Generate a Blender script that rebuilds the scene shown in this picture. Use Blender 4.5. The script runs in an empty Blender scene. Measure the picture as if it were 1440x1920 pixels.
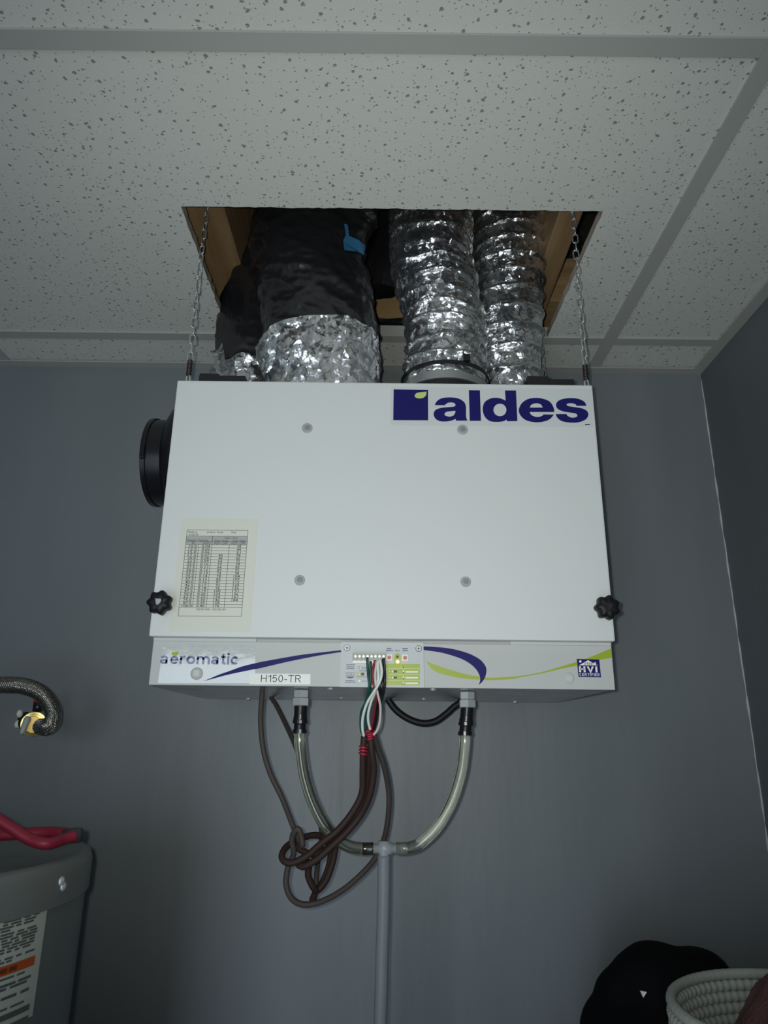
import bpy, bmesh, math, random
from math import sin, cos, pi, sqrt, atan2, radians
from mathutils import Vector, Matrix, noise

random.seed(7)
S = bpy.context.scene
COL = S.collection

# ------------------------------------------------------------------ camera
FPX, PITCH, YAW, ROLL = 1329.33, .3149, .0018, .0108
CAM = Vector((0, 0, 1.657))
_f = Vector((sin(YAW)*cos(PITCH), cos(YAW)*cos(PITCH), sin(PITCH)))
_r0 = Vector((cos(YAW), -sin(YAW), 0)); _u0 = _r0.cross(_f)
_r = cos(ROLL)*_r0 + sin(ROLL)*_u0; _u = -sin(ROLL)*_r0 + cos(ROLL)*_u0
cd = bpy.data.cameras.new('camera'); cam = bpy.data.objects.new('camera', cd); COL.objects.link(cam)
cd.sensor_fit = 'VERTICAL'; cd.sensor_height = 24; cd.lens = 24*FPX/1920; cd.clip_start = .02
cam.matrix_world = Matrix(((_r.x, _u.x, -_f.x, CAM.x), (_r.y, _u.y, -_f.y, CAM.y), (_r.z, _u.z, -_f.z, CAM.z), (0, 0, 0, 1)))
S.camera = cam

# ------------------------------------------------------------------ world, lights, exposure
w = bpy.data.worlds.new('world'); S.world = w; w.use_nodes = True
w.node_tree.nodes['Background'].inputs[0].default_value = (.5, .6, .7, 1)
w.node_tree.nodes['Background'].inputs[1].default_value = .02
# flash of the phone that takes the picture, just left of and above its lens
fl = bpy.data.lights.new('phone_flash', 'SPOT'); flo = bpy.data.objects.new('phone_flash', fl); COL.objects.link(flo)
fl.energy = 17.5; fl.color = (.965, 1, .945); fl.shadow_soft_size = .006; fl.spot_size = radians(104); fl.spot_blend = 1.0
flo.location = CAM + _r*-.017 + _u*.009
flo.rotation_euler = (radians(90)+PITCH+radians(3), 0, radians(-2.5))
# daylight coming in through the doorway behind
dl = bpy.data.lights.new('doorway_daylight', 'AREA'); dlo = bpy.data.objects.new('doorway_daylight', dl); COL.objects.link(dlo)
dl.shape = 'RECTANGLE'; dl.size = .78; dl.size_y = 2.0; dl.energy = 17; dl.color = (.72, .86, 1)
dlo.location = (-.62, -1.34, 1.02); dlo.rotation_euler = (radians(90), 0, 0)
S.view_settings.view_transform = 'Standard'; S.view_settings.look = 'None'
S.view_settings.exposure = 0; S.view_settings.gamma = 1; S.view_settings.use_curve_mapping = False

# ------------------------------------------------------------------ measuring helpers
def ray(px, py): return _f + _r*((px-720)/FPX) - _u*((py-960)/FPX)
def at(px, py, Y): d = ray(px, py); return CAM + d*(Y/d.y)          # point at distance Y into the room
def atz(px, py, Z): d = ray(px, py); return CAM + d*((Z-CAM.z)/d.z)
def z8(x, y, Y): return at(460+x/3, 1260+y/3, Y)
def z6(x, y, Y): return at(600+x/5.54, 1180+y/5.54, Y)

# ------------------------------------------------------------------ materials
MATS = {}
def mat(name, col, rough=.5, metal=0, bump=None, var=None, spec=None, trans=0, ior=None, emit=None, coat=0, alpha=None):
    if name in MATS: return MATS[name]
    m = bpy.data.materials.new(name); m.use_nodes = True; MATS[name] = m
    nt = m.node_tree; b = nt.nodes['Principled BSDF']; L = nt.links
    b.inputs['Base Color'].default_value = (*col, 1); b.inputs['Roughness'].default_value = rough; b.inputs['Metallic'].default_value = metal
    if spec is not None: b.inputs['Specular IOR Level'].default_value = spec
    if trans: b.inputs['Transmission Weight'].default_value = trans
    if ior: b.inputs['IOR'].default_value = ior
    if coat: b.inputs['Coat Weight'].default_value = coat; b.inputs['Coat Roughness'].default_value = .05
    if emit: b.inputs['Emission Color'].default_value = (*emit[:3], 1); b.inputs['Emission Strength'].default_value = emit[3]
    tc = None
    if bump or var:
        tc = nt.nodes.new('ShaderNodeTexCoord')
    def nz(scale, detail, stretch):
        mp = nt.nodes.new('ShaderNodeMapping'); mp.inputs['Scale'].default_value = stretch
        L.new(tc.outputs['Object'], mp.inputs['Vector'])
        n = nt.nodes.new('ShaderNodeTexNoise'); n.inputs['Scale'].default_value = scale; n.inputs['Detail'].default_value = detail
        L.new(mp.outputs[0], n.inputs['Vector']); return n
    if bump:   # (scale, strength, distance, stretch)
        n = nz(bump[0], 4, bump[3] if len(bump) > 3 else (1, 1, 1))
        bp = nt.nodes.new('ShaderNodeBump'); bp.inputs['Strength'].default_value = bump[1]; bp.inputs['Distance'].default_value = bump[2]
        L.new(n.outputs['Fac'], bp.inputs['Height']); L.new(bp.outputs[0], b.inputs['Normal'])
    if var:    # (scale, colour2, stretch, lo, hi)
        n = nz(var[0], 5, var[2] if len(var) > 2 else (1, 1, 1))
        r = nt.nodes.new('ShaderNodeMapRange'); r.inputs[1].default_value = var[3] if len(var) > 3 else .35; r.inputs[2].default_value = var[4] if len(var) > 4 else .7
        mx = nt.nodes.new('ShaderNodeMix'); mx.data_type = 'RGBA'
        mx.inputs[6].default_value = (*col, 1); mx.inputs[7].default_value = (*var[1], 1)
        L.new(n.outputs['Fac'], r.inputs[0]); L.new(r.outputs[0], mx.inputs[0]); L.new(mx.outputs[2], b.inputs['Base Color'])
    return m

def tile_material():
    m = mat('ceiling_tile', (.66, .67, .62), .9)
    nt = m.node_tree; b = nt.nodes['Principled BSDF']; L = nt.links
    tc = nt.nodes.new('ShaderNodeTexCoord')
    wn = nt.nodes.new('ShaderNodeTexNoise'); wn.inputs['Scale'].default_value = 160; wn.inputs['Detail'].default_value = 2
    L.new(tc.outputs['Object'], wn.inputs['Vector'])
    mix = nt.nodes.new('ShaderNodeVectorMath'); mix.operation = 'MULTIPLY_ADD'
    L.new(wn.outputs['Color'], mix.inputs[0]); mix.inputs[1].default_value = (.006, .006, 0); L.new(tc.outputs['Object'], mix.inputs[2])
    masks = []
    for scale, rad, keep in ((52, .085, .45), (84, .075, .35), (150, .09, .25)):
        v = nt.nodes.new('ShaderNodeTexVoronoi'); v.voronoi_dimensions = '2D'; v.inputs['Scale'].default_value = scale
        L.new(mix.outputs[0], v.inputs['Vector'])
        r = nt.nodes.new('ShaderNodeMapRange'); r.inputs[1].default_value = rad*1.5; r.inputs[2].default_value = rad*.7
        L.new(v.outputs['Distance'], r.inputs[0])
        sp = nt.nodes.new('ShaderNodeSeparateColor'); L.new(v.outputs['Color'], sp.inputs[0])
        k = nt.nodes.new('ShaderNodeMath'); k.operation = 'LESS_THAN'; k.inputs[1].default_value = keep; L.new(sp.outputs[0], k.inputs[0])
        mu = nt.nodes.new('ShaderNodeMath'); mu.operation = 'MULTIPLY'; L.new(r.outputs[0], mu.inputs[0]); L.new(k.outputs[0], mu.inputs[1])
        masks.append(mu)
    mx = nt.nodes.new('ShaderNodeMath'); mx.operation = 'MAXIMUM'; L.new(masks[0].outputs[0], mx.inputs[0]); L.new(masks[1].outputs[0], mx.inputs[1])
    mx2 = nt.nodes.new('ShaderNodeMath'); mx2.operation = 'MAXIMUM'; L.new(mx.outputs[0], mx2.inputs[0]); L.new(masks[2].outputs[0], mx2.inputs[1])
    cm = nt.nodes.new('ShaderNodeMix'); cm.data_type = 'RGBA'; cm.inputs[6].default_value = (.66, .67, .62, 1); cm.inputs[7].default_value = (.27, .26, .23, 1)  # shade inside the pits is mixed into the tile colour
    L.new(mx2.outputs[0], cm.inputs[0]); L.new(cm.outputs[2], b.inputs['Base Color'])
    inv = nt.nodes.new('ShaderNodeMath'); inv.operation = 'SUBTRACT'; inv.inputs[0].default_value = 1; L.new(mx2.outputs[0], inv.inputs[1])
    fn = nt.nodes.new('ShaderNodeTexNoise'); fn.inputs['Scale'].default_value = 500; L.new(tc.outputs['Object'], fn.inputs['Vector'])
    ad = nt.nodes.new('ShaderNodeMath'); ad.operation = 'MULTIPLY_ADD'; L.new(fn.outputs['Fac'], ad.inputs[0]); ad.inputs[1].default_value = .25; L.new(inv.outputs[0], ad.inputs[2])
    bp = nt.nodes.new('ShaderNodeBump'); bp.inputs['Strength'].default_value = .5; bp.inputs['Distance'].default_value = .002
    L.new(ad.outputs[0], bp.inputs['Height']); L.new(bp.outputs[0], b.inputs['Normal'])
    return m

def foil_material(name, col, rough, scale, strength, stretch=(1, 1, 1), wob=.02):
    m = mat(name, col, rough, 1)
    nt = m.node_tree; b = nt.nodes['Principled BSDF']; L = nt.links
    tc = nt.nodes.new('ShaderNodeTexCoord')
    nn = nt.nodes.new('ShaderNodeTexNoise'); nn.inputs['Scale'].default_value = scale*.7; nn.inputs['Detail'].default_value = 3
    L.new(tc.outputs['Object'], nn.inputs['Vector'])
    ma = nt.nodes.new('ShaderNodeVectorMath'); ma.operation = 'MULTIPLY_ADD'
    mp = nt.nodes.new('ShaderNodeMapping'); mp.inputs['Scale'].default_value = stretch; mp.inputs['Rotation'].default_value = (.25, .3, 0); L.new(tc.outputs['Object'], mp.inputs[0])
    L.new(nn.outputs['Color'], ma.inputs[0]); ma.inputs[1].default_value = (wob, wob, wob); L.new(mp.outputs[0], ma.inputs[2])
    hs = []
    for sc_, k in ((scale, 1.0), (scale*2.4, .8)):      # creased facets: every cell is a little plane with its own tilt
        v = nt.nodes.new('ShaderNodeTexVoronoi'); v.inputs['Scale'].default_value = sc_; v.feature = 'F1'
        L.new(ma.outputs[0], v.inputs['Vector'])
        df = nt.nodes.new('ShaderNodeVectorMath'); df.operation = 'SUBTRACT'; L.new(ma.outputs[0], df.inputs[0]); L.new(v.outputs['Position'], df.inputs[1])
        cc = nt.nodes.new('ShaderNodeVectorMath'); cc.operation = 'SUBTRACT'; L.new(v.outputs['Color'], cc.inputs[0]); cc.inputs[1].default_value = (.5, .5, .5)
        dt = nt.nodes.new('ShaderNodeVectorMath'); dt.operation = 'DOT_PRODUCT'; L.new(df.outputs[0], dt.inputs[0]); L.new(cc.outputs[0], dt.inputs[1])
        mu = nt.nodes.new('ShaderNodeMath'); mu.operation = 'MULTIPLY'; L.new(dt.outputs['Value'], mu.inputs[0]); mu.inputs[1].default_value = strength*k; hs.append(mu)
    ad = nt.nodes.new('ShaderNodeMath'); ad.operation = 'ADD'; L.new(hs[0].outputs[0], ad.inputs[0]); L.new(hs[1].outputs[0], ad.inputs[1])
    bp = nt.nodes.new('ShaderNodeBump'); bp.inputs['Strength'].default_value = 1; bp.inputs['Distance'].default_value = 1
    L.new(ad.outputs[0], bp.inputs['Height']); L.new(bp.outputs[0], b.inputs['Normal'])
    return m

M_TILE = tile_material()
M_TILE_EDGE = mat('tile_cut_edge', (.42, .36, .28), .95, bump=(300, .4, .002))
M_TEE = mat('grid_paint', (.42, .43, .40), .5)
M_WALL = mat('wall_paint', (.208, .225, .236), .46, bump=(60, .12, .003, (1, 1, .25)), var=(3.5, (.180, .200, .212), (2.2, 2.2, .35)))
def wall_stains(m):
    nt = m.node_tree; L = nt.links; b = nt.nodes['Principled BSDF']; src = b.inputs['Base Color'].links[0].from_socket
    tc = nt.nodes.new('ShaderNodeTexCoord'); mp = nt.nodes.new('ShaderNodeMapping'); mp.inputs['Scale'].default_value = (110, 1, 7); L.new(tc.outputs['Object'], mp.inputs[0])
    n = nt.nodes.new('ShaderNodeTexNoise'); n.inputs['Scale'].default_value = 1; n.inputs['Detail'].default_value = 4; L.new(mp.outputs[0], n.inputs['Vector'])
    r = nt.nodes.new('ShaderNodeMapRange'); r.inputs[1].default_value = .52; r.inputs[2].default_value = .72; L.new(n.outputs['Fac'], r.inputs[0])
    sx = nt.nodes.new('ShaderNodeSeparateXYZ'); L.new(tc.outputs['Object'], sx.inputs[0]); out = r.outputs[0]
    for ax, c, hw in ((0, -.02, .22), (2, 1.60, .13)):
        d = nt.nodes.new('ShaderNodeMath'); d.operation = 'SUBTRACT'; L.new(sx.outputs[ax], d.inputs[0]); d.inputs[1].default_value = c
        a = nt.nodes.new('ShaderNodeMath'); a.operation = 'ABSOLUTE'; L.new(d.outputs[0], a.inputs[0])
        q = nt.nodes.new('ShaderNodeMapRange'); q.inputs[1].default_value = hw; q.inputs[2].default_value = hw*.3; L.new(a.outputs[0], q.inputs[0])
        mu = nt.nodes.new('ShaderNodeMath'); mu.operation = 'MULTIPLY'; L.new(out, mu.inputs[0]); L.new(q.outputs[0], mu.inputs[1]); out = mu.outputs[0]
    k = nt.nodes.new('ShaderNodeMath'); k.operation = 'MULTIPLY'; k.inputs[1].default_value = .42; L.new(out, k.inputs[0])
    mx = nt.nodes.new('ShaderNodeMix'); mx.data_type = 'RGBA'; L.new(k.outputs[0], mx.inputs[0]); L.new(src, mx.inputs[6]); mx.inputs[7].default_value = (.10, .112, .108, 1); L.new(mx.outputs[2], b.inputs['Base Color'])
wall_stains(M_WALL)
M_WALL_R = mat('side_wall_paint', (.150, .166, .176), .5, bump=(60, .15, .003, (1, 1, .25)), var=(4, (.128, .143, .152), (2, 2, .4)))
M_FLOOR = mat('floor_vinyl', (.22, .21, .2), .6, var=(6, (.18, .17, .16)))
M_CAULK = mat('caulk', (.55, .57, .57), .7, bump=(200, .5, .002))
M_WOOD = mat('joist_wood', (.36, .23, .115), .75, bump=(40, .3, .002, (6, .5, 6)), var=(9, (.25, .15, .07), (6, .5, 6)))
M_WOOD2 = mat('blocking_wood', (.46, .31, .15), .75, bump=(40, .3, .002, (.5, 6, 6)), var=(9, (.33, .2, .09), (.5, 6, 6)))
M_DARKDECK = mat('deck_dark', (.035, .03, .025), .9)
M_POLYBLK = mat('black_polythene', (.006, .006, .007), .4, bump=(30, .5, .01))
M_WHITE = mat('white_powder_coat', (.72, .735, .725), .5, bump=(700, .06, .001), spec=.35)
M_WHITE2 = mat('white_casing', (.555, .57, .555), .55, spec=.2)
M_FILM = mat('glossy_white_film', (.575, .59, .575), .06, bump=(45, .10, .002), spec=1)
M_STK = mat('sticker_white', (.60, .62, .625), .5, spec=.25)
M_LOGO = mat('logo_sticker_white', (.665, .685, .685), .5, spec=.3)
M_PAPER = mat('cream_paper', (.70, .71, .63), .6)
M_LABEL = mat('label_white', (.86, .87, .82), .45)
M_NAVY = mat('navy_print', (.014, .012, .13), .5, spec=.2)
M_NAVYG = mat('navy_gloss_print', (.016, .013, .13), .06, bump=(45, .10, .002), spec=1)
M_LIME = mat('lime_print', (.36, .46, .03), .4)
M_LIMEL = mat('pale_lime_print', (.6, .68, .22), .4)
M_INK = mat('black_ink', (.03, .03, .03), .6)
M_GREYINK = mat('grey_ink', (.42, .43, .42), .6)
M_TXT = mat('print_grey_blue', (.10, .10, .22), .5)
M_PURPLE = mat('purple_print', (.16, .02, .10), .5)
M_BLK = mat('black_plastic', (.010, .010, .012), .28)
M_KNOB = mat('knob_plastic', (.010, .010, .012), .5, spec=.3)
M_BLKM = mat('black_rubber', (.012, .012, .013), .6)
M_GALV = mat('galvanised', (.60, .62, .61), .25, .75, bump=(25, .06, .002), var=(18, (.36, .38, .38)))
M_STEEL = mat('zinc_steel', (.66, .69, .69), .42, .55)
M_SCREW = mat('plated_screw', (.30, .31, .31), .38, .8)
M_CHAIN = mat('chain_zinc', (.60, .62, .61), .38, .75)
M_SPRING = mat('spring_steel', (.12, .10, .09), .4, .8)
M_PLUG = mat('grey_plug', (.40, .42, .42), .45)
M_PLUGC = mat('grey_plug_centre', (.27, .28, .28), .45)
M_BADGE = mat('beige_plug', (.45, .44, .40), .5)
M_CLEAR = mat('clear_vinyl', (.93, .92, .80), .10, trans=1, ior=1.36, coat=.8)
M_MILKY = mat('milky_nylon', (.62, .66, .68), .3, trans=.55, ior=1.4)
M_GREYPIPE = mat('translucent_grey_pipe', (.30, .33, .35), .35, trans=.25, ior=1.3)
M_BROWN = mat('brown_sheath', (.040, .023, .020), .6, spec=.25)
M_BROWN2 = mat('grey_brown_sheath', (.066, .054, .047), .6, spec=.3)
M_WGREEN = mat('wire_green', (.004, .062, .045), .4)
M_WWHITE = mat('wire_white', (.72, .76, .72), .4)
M_WPINK = mat('wire_pinkish', (.66, .56, .54), .4)
M_WRED = mat('wire_red', (.22, .012, .018), .4)
M_TIE = mat('red_tie', (.50, .012, .045), .4)
M_TERM = mat('terminal_body', (.42, .42, .36), .5)
M_ORANGE = mat('orange_dial', (.62, .16, .06), .45)
M_LED = mat('led', (1, .6, .4), .4, emit=(1, .40, .18, 7))
M_FOIL = foil_material('duct_foil', (.80, .81, .82), .35, 56, .66)
M_FOILT = foil_material('foil_tape', (.84, .85, .86), .35, 38, .62, (1.25, 1.25, .6), .035)
M_JACKET = mat('black_jacket', (.014, .014, .0155), .28, bump=(14, .8, .016, (1, 1, .5)), spec=.7)
M_BLUE = mat('blue_print', (.03, .14, .26), .4)
M_TANK = mat('tank_grey', (.140, .155, .158), .38, bump=(14, .05, .003))
M_LID = mat('tank_lid_grey', (.16, .172, .165), .45, bump=(30, .15, .003))
M_TLABEL = mat('tank_label', (.50, .53, .47), .5)
M_TORANGE = mat('tank_label_orange', (.48, .085, .015), .5)
M_REDC = mat('red_cable', (.26, .014, .036), .5)
M_DGREY = mat('dark_grey_tape', (.05, .05, .055), .5)
M_BRASS = mat('brass', (.68, .50, .17), .25, 1)
M_BRAID = mat('braided_steel', (.46, .44, .39), .27, 1)
M_RUBHOSE = mat('dark_braid_core', (.05, .05, .05), .5)
M_WLEVER = mat('lever_grey', (.45, .47, .47), .4)
M_BAG = mat('black_fabric', (.0025, .0025, .003), .85, spec=.15, bump=(120, .3, .002))
M_ROPE = mat('cotton_rope', (.46, .48, .43), .9, bump=(400, .5, .001))
M_PINK = mat('dusty_pink_towel', (.17, .075, .075), .95, bump=(260, 1, .004), var=(30, (.13, .055, .055)))
M_SHELF = mat('shelf_grey', (.25, .25, .25), .6)
M_DOOR = mat('door_frame_paint', (.5, .5, .48), .5)

# ------------------------------------------------------------------ object helpers
WL = {}
def _origin(o): return WL.get(o.name, Vector((0, 0, 0)))
def thing(name, label, cat, loc, group=None, kind=None):
    o = bpy.data.objects.new(name, None); COL.objects.link(o); o.location = loc; o.empty_display_size = .05
    WL[o.name] = Vector(loc)
    if label: o['label'] = label
    if cat: o['category'] = cat
    if group: o['group'] = group
    if kind: o['kind'] = kind
    return o
def obj(name, bm, m, parent=None, smooth=False, label=None, keepnormals=False):
    me = bpy.data.meshes.new(name)
    if not keepnormals: bmesh.ops.recalc_face_normals(bm, faces=bm.faces)
    off = _origin(parent) if parent else Vector((0, 0, 0))
    if parent: bmesh.ops.translate(bm, verts=bm.verts, vec=-off)
    bm.to_mesh(me); bm.free()
    for k in (m if isinstance(m, (list, tuple)) else [m]): me.materials.append(k)
    if smooth:
        for p in me.polygons: p.use_smooth = True
    o = bpy.data.objects.new(name, me); COL.objects.link(o)
    if parent: o.parent = parent; WL[o.name] = off
    else: WL[o.name] = Vector((0, 0, 0))
    if label: o['label'] = label
    return o
def tag(o, label, cat, group=None):
    o['label'] = label; o['category'] = cat
    if group: o['group'] = group
    return o
def struct(o): o['kind'] = 'structure'; return o
def BM(): return bmesh.new()
def box(bm, x0, x1, y0, y1, z0, z1, bev=0):
    g = bmesh.ops.create_cube(bm, size=1)
    for v in g['verts']: v.co = Vector(((x0+x1)/2+v.co.x*(x1-x0), (y0+y1)/2+v.co.y*(y1-y0), (z0+z1)/2+v.co.z*(z1-z0)))
    if bev:
        es = {e for v in g['verts'] for e in v.link_edges}
        bmesh.ops.bevel(bm, geom=list(es), offset=bev, segments=2, affect='EDGES', profile=.6)
    return bm
def frame_of(d):
    d = d.normalized(); a = Vector((0, 0, 1)) if abs(d.z) < .9 else Vector((1, 0, 0))
    u = d.cross(a).normalized(); return u, d.cross(u).normalized()
def tube(bm, pts, r, n=10, caps=True, closed=False):
    pts = [Vector(p) for p in pts]; N = len(pts)
    rr = r if isinstance(r, (list, tuple)) else [r]*N
    tang = []
    for i in range(N):
        a = pts[(i-1) % N] if (closed or i > 0) else pts[i]; b = pts[(i+1) % N] if (closed or i < N-1) else pts[i]
        tang.append((b-a).normalized())
    u, v = frame_of(tang[0]); rings = []
    for i in range(N):
        t = tang[i]; u = (u-t*u.dot(t)).normalized(); v = t.cross(u)
        rings.append([bm.verts.new(pts[i]+(u*cos(2*pi*k/n)+v*sin(2*pi*k/n))*rr[i]) for k in range(n)])
    for i in range(N if closed else N-1):
        A, Bq = rings[i], rings[(i+1) % N]
        for k in range(n): bm.faces.new((A[k], A[(k+1) % n], Bq[(k+1) % n], Bq[k]))
    if caps and not closed: bm.faces.new(rings[0][::-1]); bm.faces.new(rings[-1])
    return bm
def cyl(bm, a, b, r, n=24, r2=None): return tube(bm, [a, b], [r, r if r2 is None else r2], n)
def lathe(bm, base, axis, prof, n=40, lobes=None):
    axis = Vector(axis).normalized(); u, v = frame_of(axis); base = Vector(base); rings = []
    for t, r in prof:
        ring = []
        for k in range(n):
            a = 2*pi*k/n; q = r*(1+(lobes[1]*cos(lobes[0]*a) if lobes else 0))
            ring.append(bm.verts.new(base+axis*t+(u*cos(a)+v*sin(a))*q))
        rings.append(ring)
    for A, Bq in zip(rings, rings[1:]):
        for k in range(n): bm.faces.new((A[k], A[(k+1) % n], Bq[(k+1) % n], Bq[k]))
    bm.faces.new(rings[0][::-1]); bm.faces.new(rings[-1]); return bm
def sphere(bm, c, r, sc=(1, 1, 1), seg=16):
    g = bmesh.ops.create_uvsphere(bm, u_segments=seg, v_segments=max(6, seg//2), radius=r)
    for v in g['verts']: v.co = Vector(c)+Vector((v.co.x*sc[0], v.co.y*sc[1], v.co.z*sc[2]))
    return bm
def crom(p, n=8, closed=False):
    p = [Vector(q) for q in p]; N = len(p); out = []
    for i in range(N if closed else N-1):
        if closed: a, b, c, d = p[(i-1) % N], p[i], p[(i+1) % N], p[(i+2) % N]
        else: a, b, c, d = p[max(i-1, 0)], p[i], p[i+1], p[min(i+2, N-1)]
        for k in range(n):
            t = k/n; out.append(.5*((2*b)+(c-a)*t+(2*a-5*b+4*c-d)*t*t+(3*b-a-3*c+d)*t**3))
    if not closed: out.append(p[-1])
    return out
def outline(pts, n=6):
    """closed 2-D outline; points with a third value are sharp corners"""
    idx = [i for i, q in enumerate(pts) if len(q) > 2]; P = [Vector((q[0], q[1], 0)) for q in pts]
    if not idx: return crom(P, n, True)
    out = []
    for a, b in zip(idx, idx[1:]+[idx[0]+len(P)]):
        out += crom([P[i % len(P)] for i in range(a, b+1)], n)[:-1]
    return out
def fill2d(loops):
    """flat filled mesh (verts, faces) from closed loops; inner loops are holes"""
    cu = bpy.data.curves.new('fill', 'CURVE'); cu.dimensions = '2D'; cu.fill_mode = 'BOTH'
    for lp in loops:
        sp = cu.splines.new('POLY'); sp.points.add(len(lp)-1); sp.use_cyclic_u = True
        for q, v in zip(sp.points, lp): q.co = (v[0], v[1], 0, 1)
    return curve_mesh(cu)
def curve_mesh(cu):
    o = bpy.data.objects.new('fill', cu); COL.objects.link(o)
    dg = bpy.context.evaluated_depsgraph_get(); ev = o.evaluated_get(dg); me = ev.to_mesh()
    vs = [v.co.copy() for v in me.vertices]; fs = [tuple(p.vertices) for p in me.polygons]
    ev.to_mesh_clear(); bpy.data.objects.remove(o); bpy.data.curves.remove(cu)
    return vs, fs
_tc = {}
def text2d(s, bold=0):
    k = (s, bold)
    if k not in _tc:
        cu = bpy.data.curves.new('text', 'FONT'); cu.body = s; cu.size = 1; cu.offset = bold; cu.resolution_u = 3; cu.fill_mode = 'FRONT'
        _tc[k] = curve_mesh(cu)
    return _tc[k]
def put(bm, vf, fn):
    vs = [bm.verts.new(fn(v)) for v in vf[0]]
    for f in vf[1]:
        try: bm.faces.new([vs[i] for i in f])
        except ValueError: pass
def text_rect(bm, s, x0, x1, z0, z1, Y, bold=0, slant=0):
    vf = text2d(s, bold)
    if not vf[0]: return
    ax = min(v.x for v in vf[0]); bx = max(v.x for v in vf[0]); ay = min(v.y for v in vf[0]); by = max(v.y for v in vf[0])
    put(bm, vf, lambda v: Vector((x0+(v.x-ax)/(bx-ax)*(x1-x0)+slant*(v.y-ay)/(by-ay), Y, z0+(v.y-ay)/(by-ay)*(z1-z0))))
def text_px(bm, s, xl, xr, ytop, ybot, Y, bold=0):
    a = at(xl, ybot, Y); b = at(xr, ybot, Y); c = at((xl+xr)/2, ytop, Y)
    text_rect(bm, s, a.x, b.x, (a.z+b.z)/2, c.z, Y, bold)
def poly_px(bm, loops, Y):
    put(bm, fill2d([outline(l) if not isinstance(l[0], Vector) else l for l in loops]), lambda v: at(v.x, v.y, Y))
def rect_px(bm, x0, x1, y0, y1, Y):
    bm.faces.new([bm.verts.new(at(*q, Y)) for q in ((x0, y0), (x1, y0), (x1, y1), (x0, y1))])
def slab_px(bm, corners, Y, t):
    """thin plate: px corner quad on plane Y, thickness t behind it"""
    f = [bm.verts.new(at(*q, Y)) for q in corners]; b = [bm.verts.new(v.co+Vector((0, t, 0))) for v in f]
    bm.faces.new(f); bm.faces.new(b[::-1]); n = len(f)
    for i in range(n): bm.faces.new((f[i], b[i], b[(i+1) % n], f[(i+1) % n]))
    return bm
def disc_px(bm, x, y, rpx, Y, t, n=24, dome=.0):
    c = at(x, y, Y); r = (at(x+rpx, y, Y)-c).length
    return lathe(bm, c, (0, -1, 0), [(-.0005, r), (t*.6, r), (t, r*.85), (t+dome, r*.3)], n)

def arc(cx, cy, rx, ry, a0, a1, n=14): return [(cx+rx*cos(radians(a0+(a1-a0)*k/n)), cy+ry*sin(radians(a0+(a1-a0)*k/n))) for k in range(n+1)]
def glyph(ch, h):
    lo, hi = h, 1-h
    G = {
     'a': (.98, [arc(.44, .66, .34-h*.2, .34-h, 165, 0)+[(.78-h*.2, .0)], arc(.43, .31, .43-h, .31-h, 0, 360, 22)]),
     'e': (1.0, [arc(.5, .5, .5-h, .5-h, -38, -360, 26)+[(h, .5)]]),
     'o': (1.04, [arc(.52, .5, .52-h, .5-h, 0, 360, 28)]),
     'c': (.96, [arc(.5, .5, .5-h, .5-h, 42, 318, 24)]),
     'r': (.62, [[(h, 0), (h, 1)], arc(.52, .45, .52-h, .5-h*.6, 178, 78, 10)]),
     'm': (1.55, [[(h, 0), (h, 1)], arc(.46, .55, .46-h, .45-h, 180, 0)+[(.92-h, 0)], arc(1.10, .55, .46-h, .45-h, 180, 0)+[(1.56-h, 0)]]),
     't': (.58, [[(.27, 1.30), (.27, .28)]+arc(.27+.17, .28, .17, .28-h, 180, 265, 8)+[(.58, h)], [(0, 1-h*.8), (.58, 1-h*.8)]]),
     'i': (2*h, [[(h, 0), (h, 1)], [(h, 1.16), (h, 1.40)]]),
     'H': (.72, [[(h, 0), (h, 1)], [(.72-h, 0), (.72-h, 1)], [(h, .53), (.72-h, .53)]]),
     '1': (.40, [[(.40-h, 0), (.40-h, 1)], [(.40-h*1.2, .94), (.2, .79), (.0, .72)]]),
     '5': (.60, [[(.56, hi), (.13, hi), (.07, .50)]+arc(.29, .335, .31-h, .335-h, 140, -150, 16)]),
     '0': (.60, [arc(.3, .5, .3-h, .5-h, 0, 360, 26)]),
     '2': (.60, [arc(.3, .70, .3-h, .3-h, 170, -25, 12)+[(h, h), (.60, h)]]),
     '-': (.34, [[(0, .36), (.34, .36)]]),
     'T': (.72, [[(0, hi), (.72, hi)], [(.36, 0), (.36, 1)]]),
     'R': (.74, [[(h, 0), (h, 1)], [(h, hi), (.42, hi)]+arc(.42, .735, .28-h, .265-h, 90, -90, 10)+[(h, .47)], [(.40, .47), (.74-h, 0)]]),
     'V': (.80, [[(h, 1), (.40, .0+h*.4), (.80-h, 1)]]),
     'I': (2*h, [[(h, 0), (h, 1)]]),
     'C': (.74, [arc(.40, .5, .40-h, .5-h, 45, 315, 20)]),
     'E': (.62, [[(.62, hi), (h, hi), (h, lo), (.62, lo)], [(h, .52), (.56, .52)]]),
     'F': (.58, [[(.58, hi), (h, hi), (h, 0)], [(h, .5), (.5, .5)]]),
     'D': (.72, [[(h, lo), (h, hi), (.34, hi)]+arc(.34, .5, .38-h, .5-h, 90, -90, 14)+[(h, lo)]]),
    }
    return G[ch]
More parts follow.
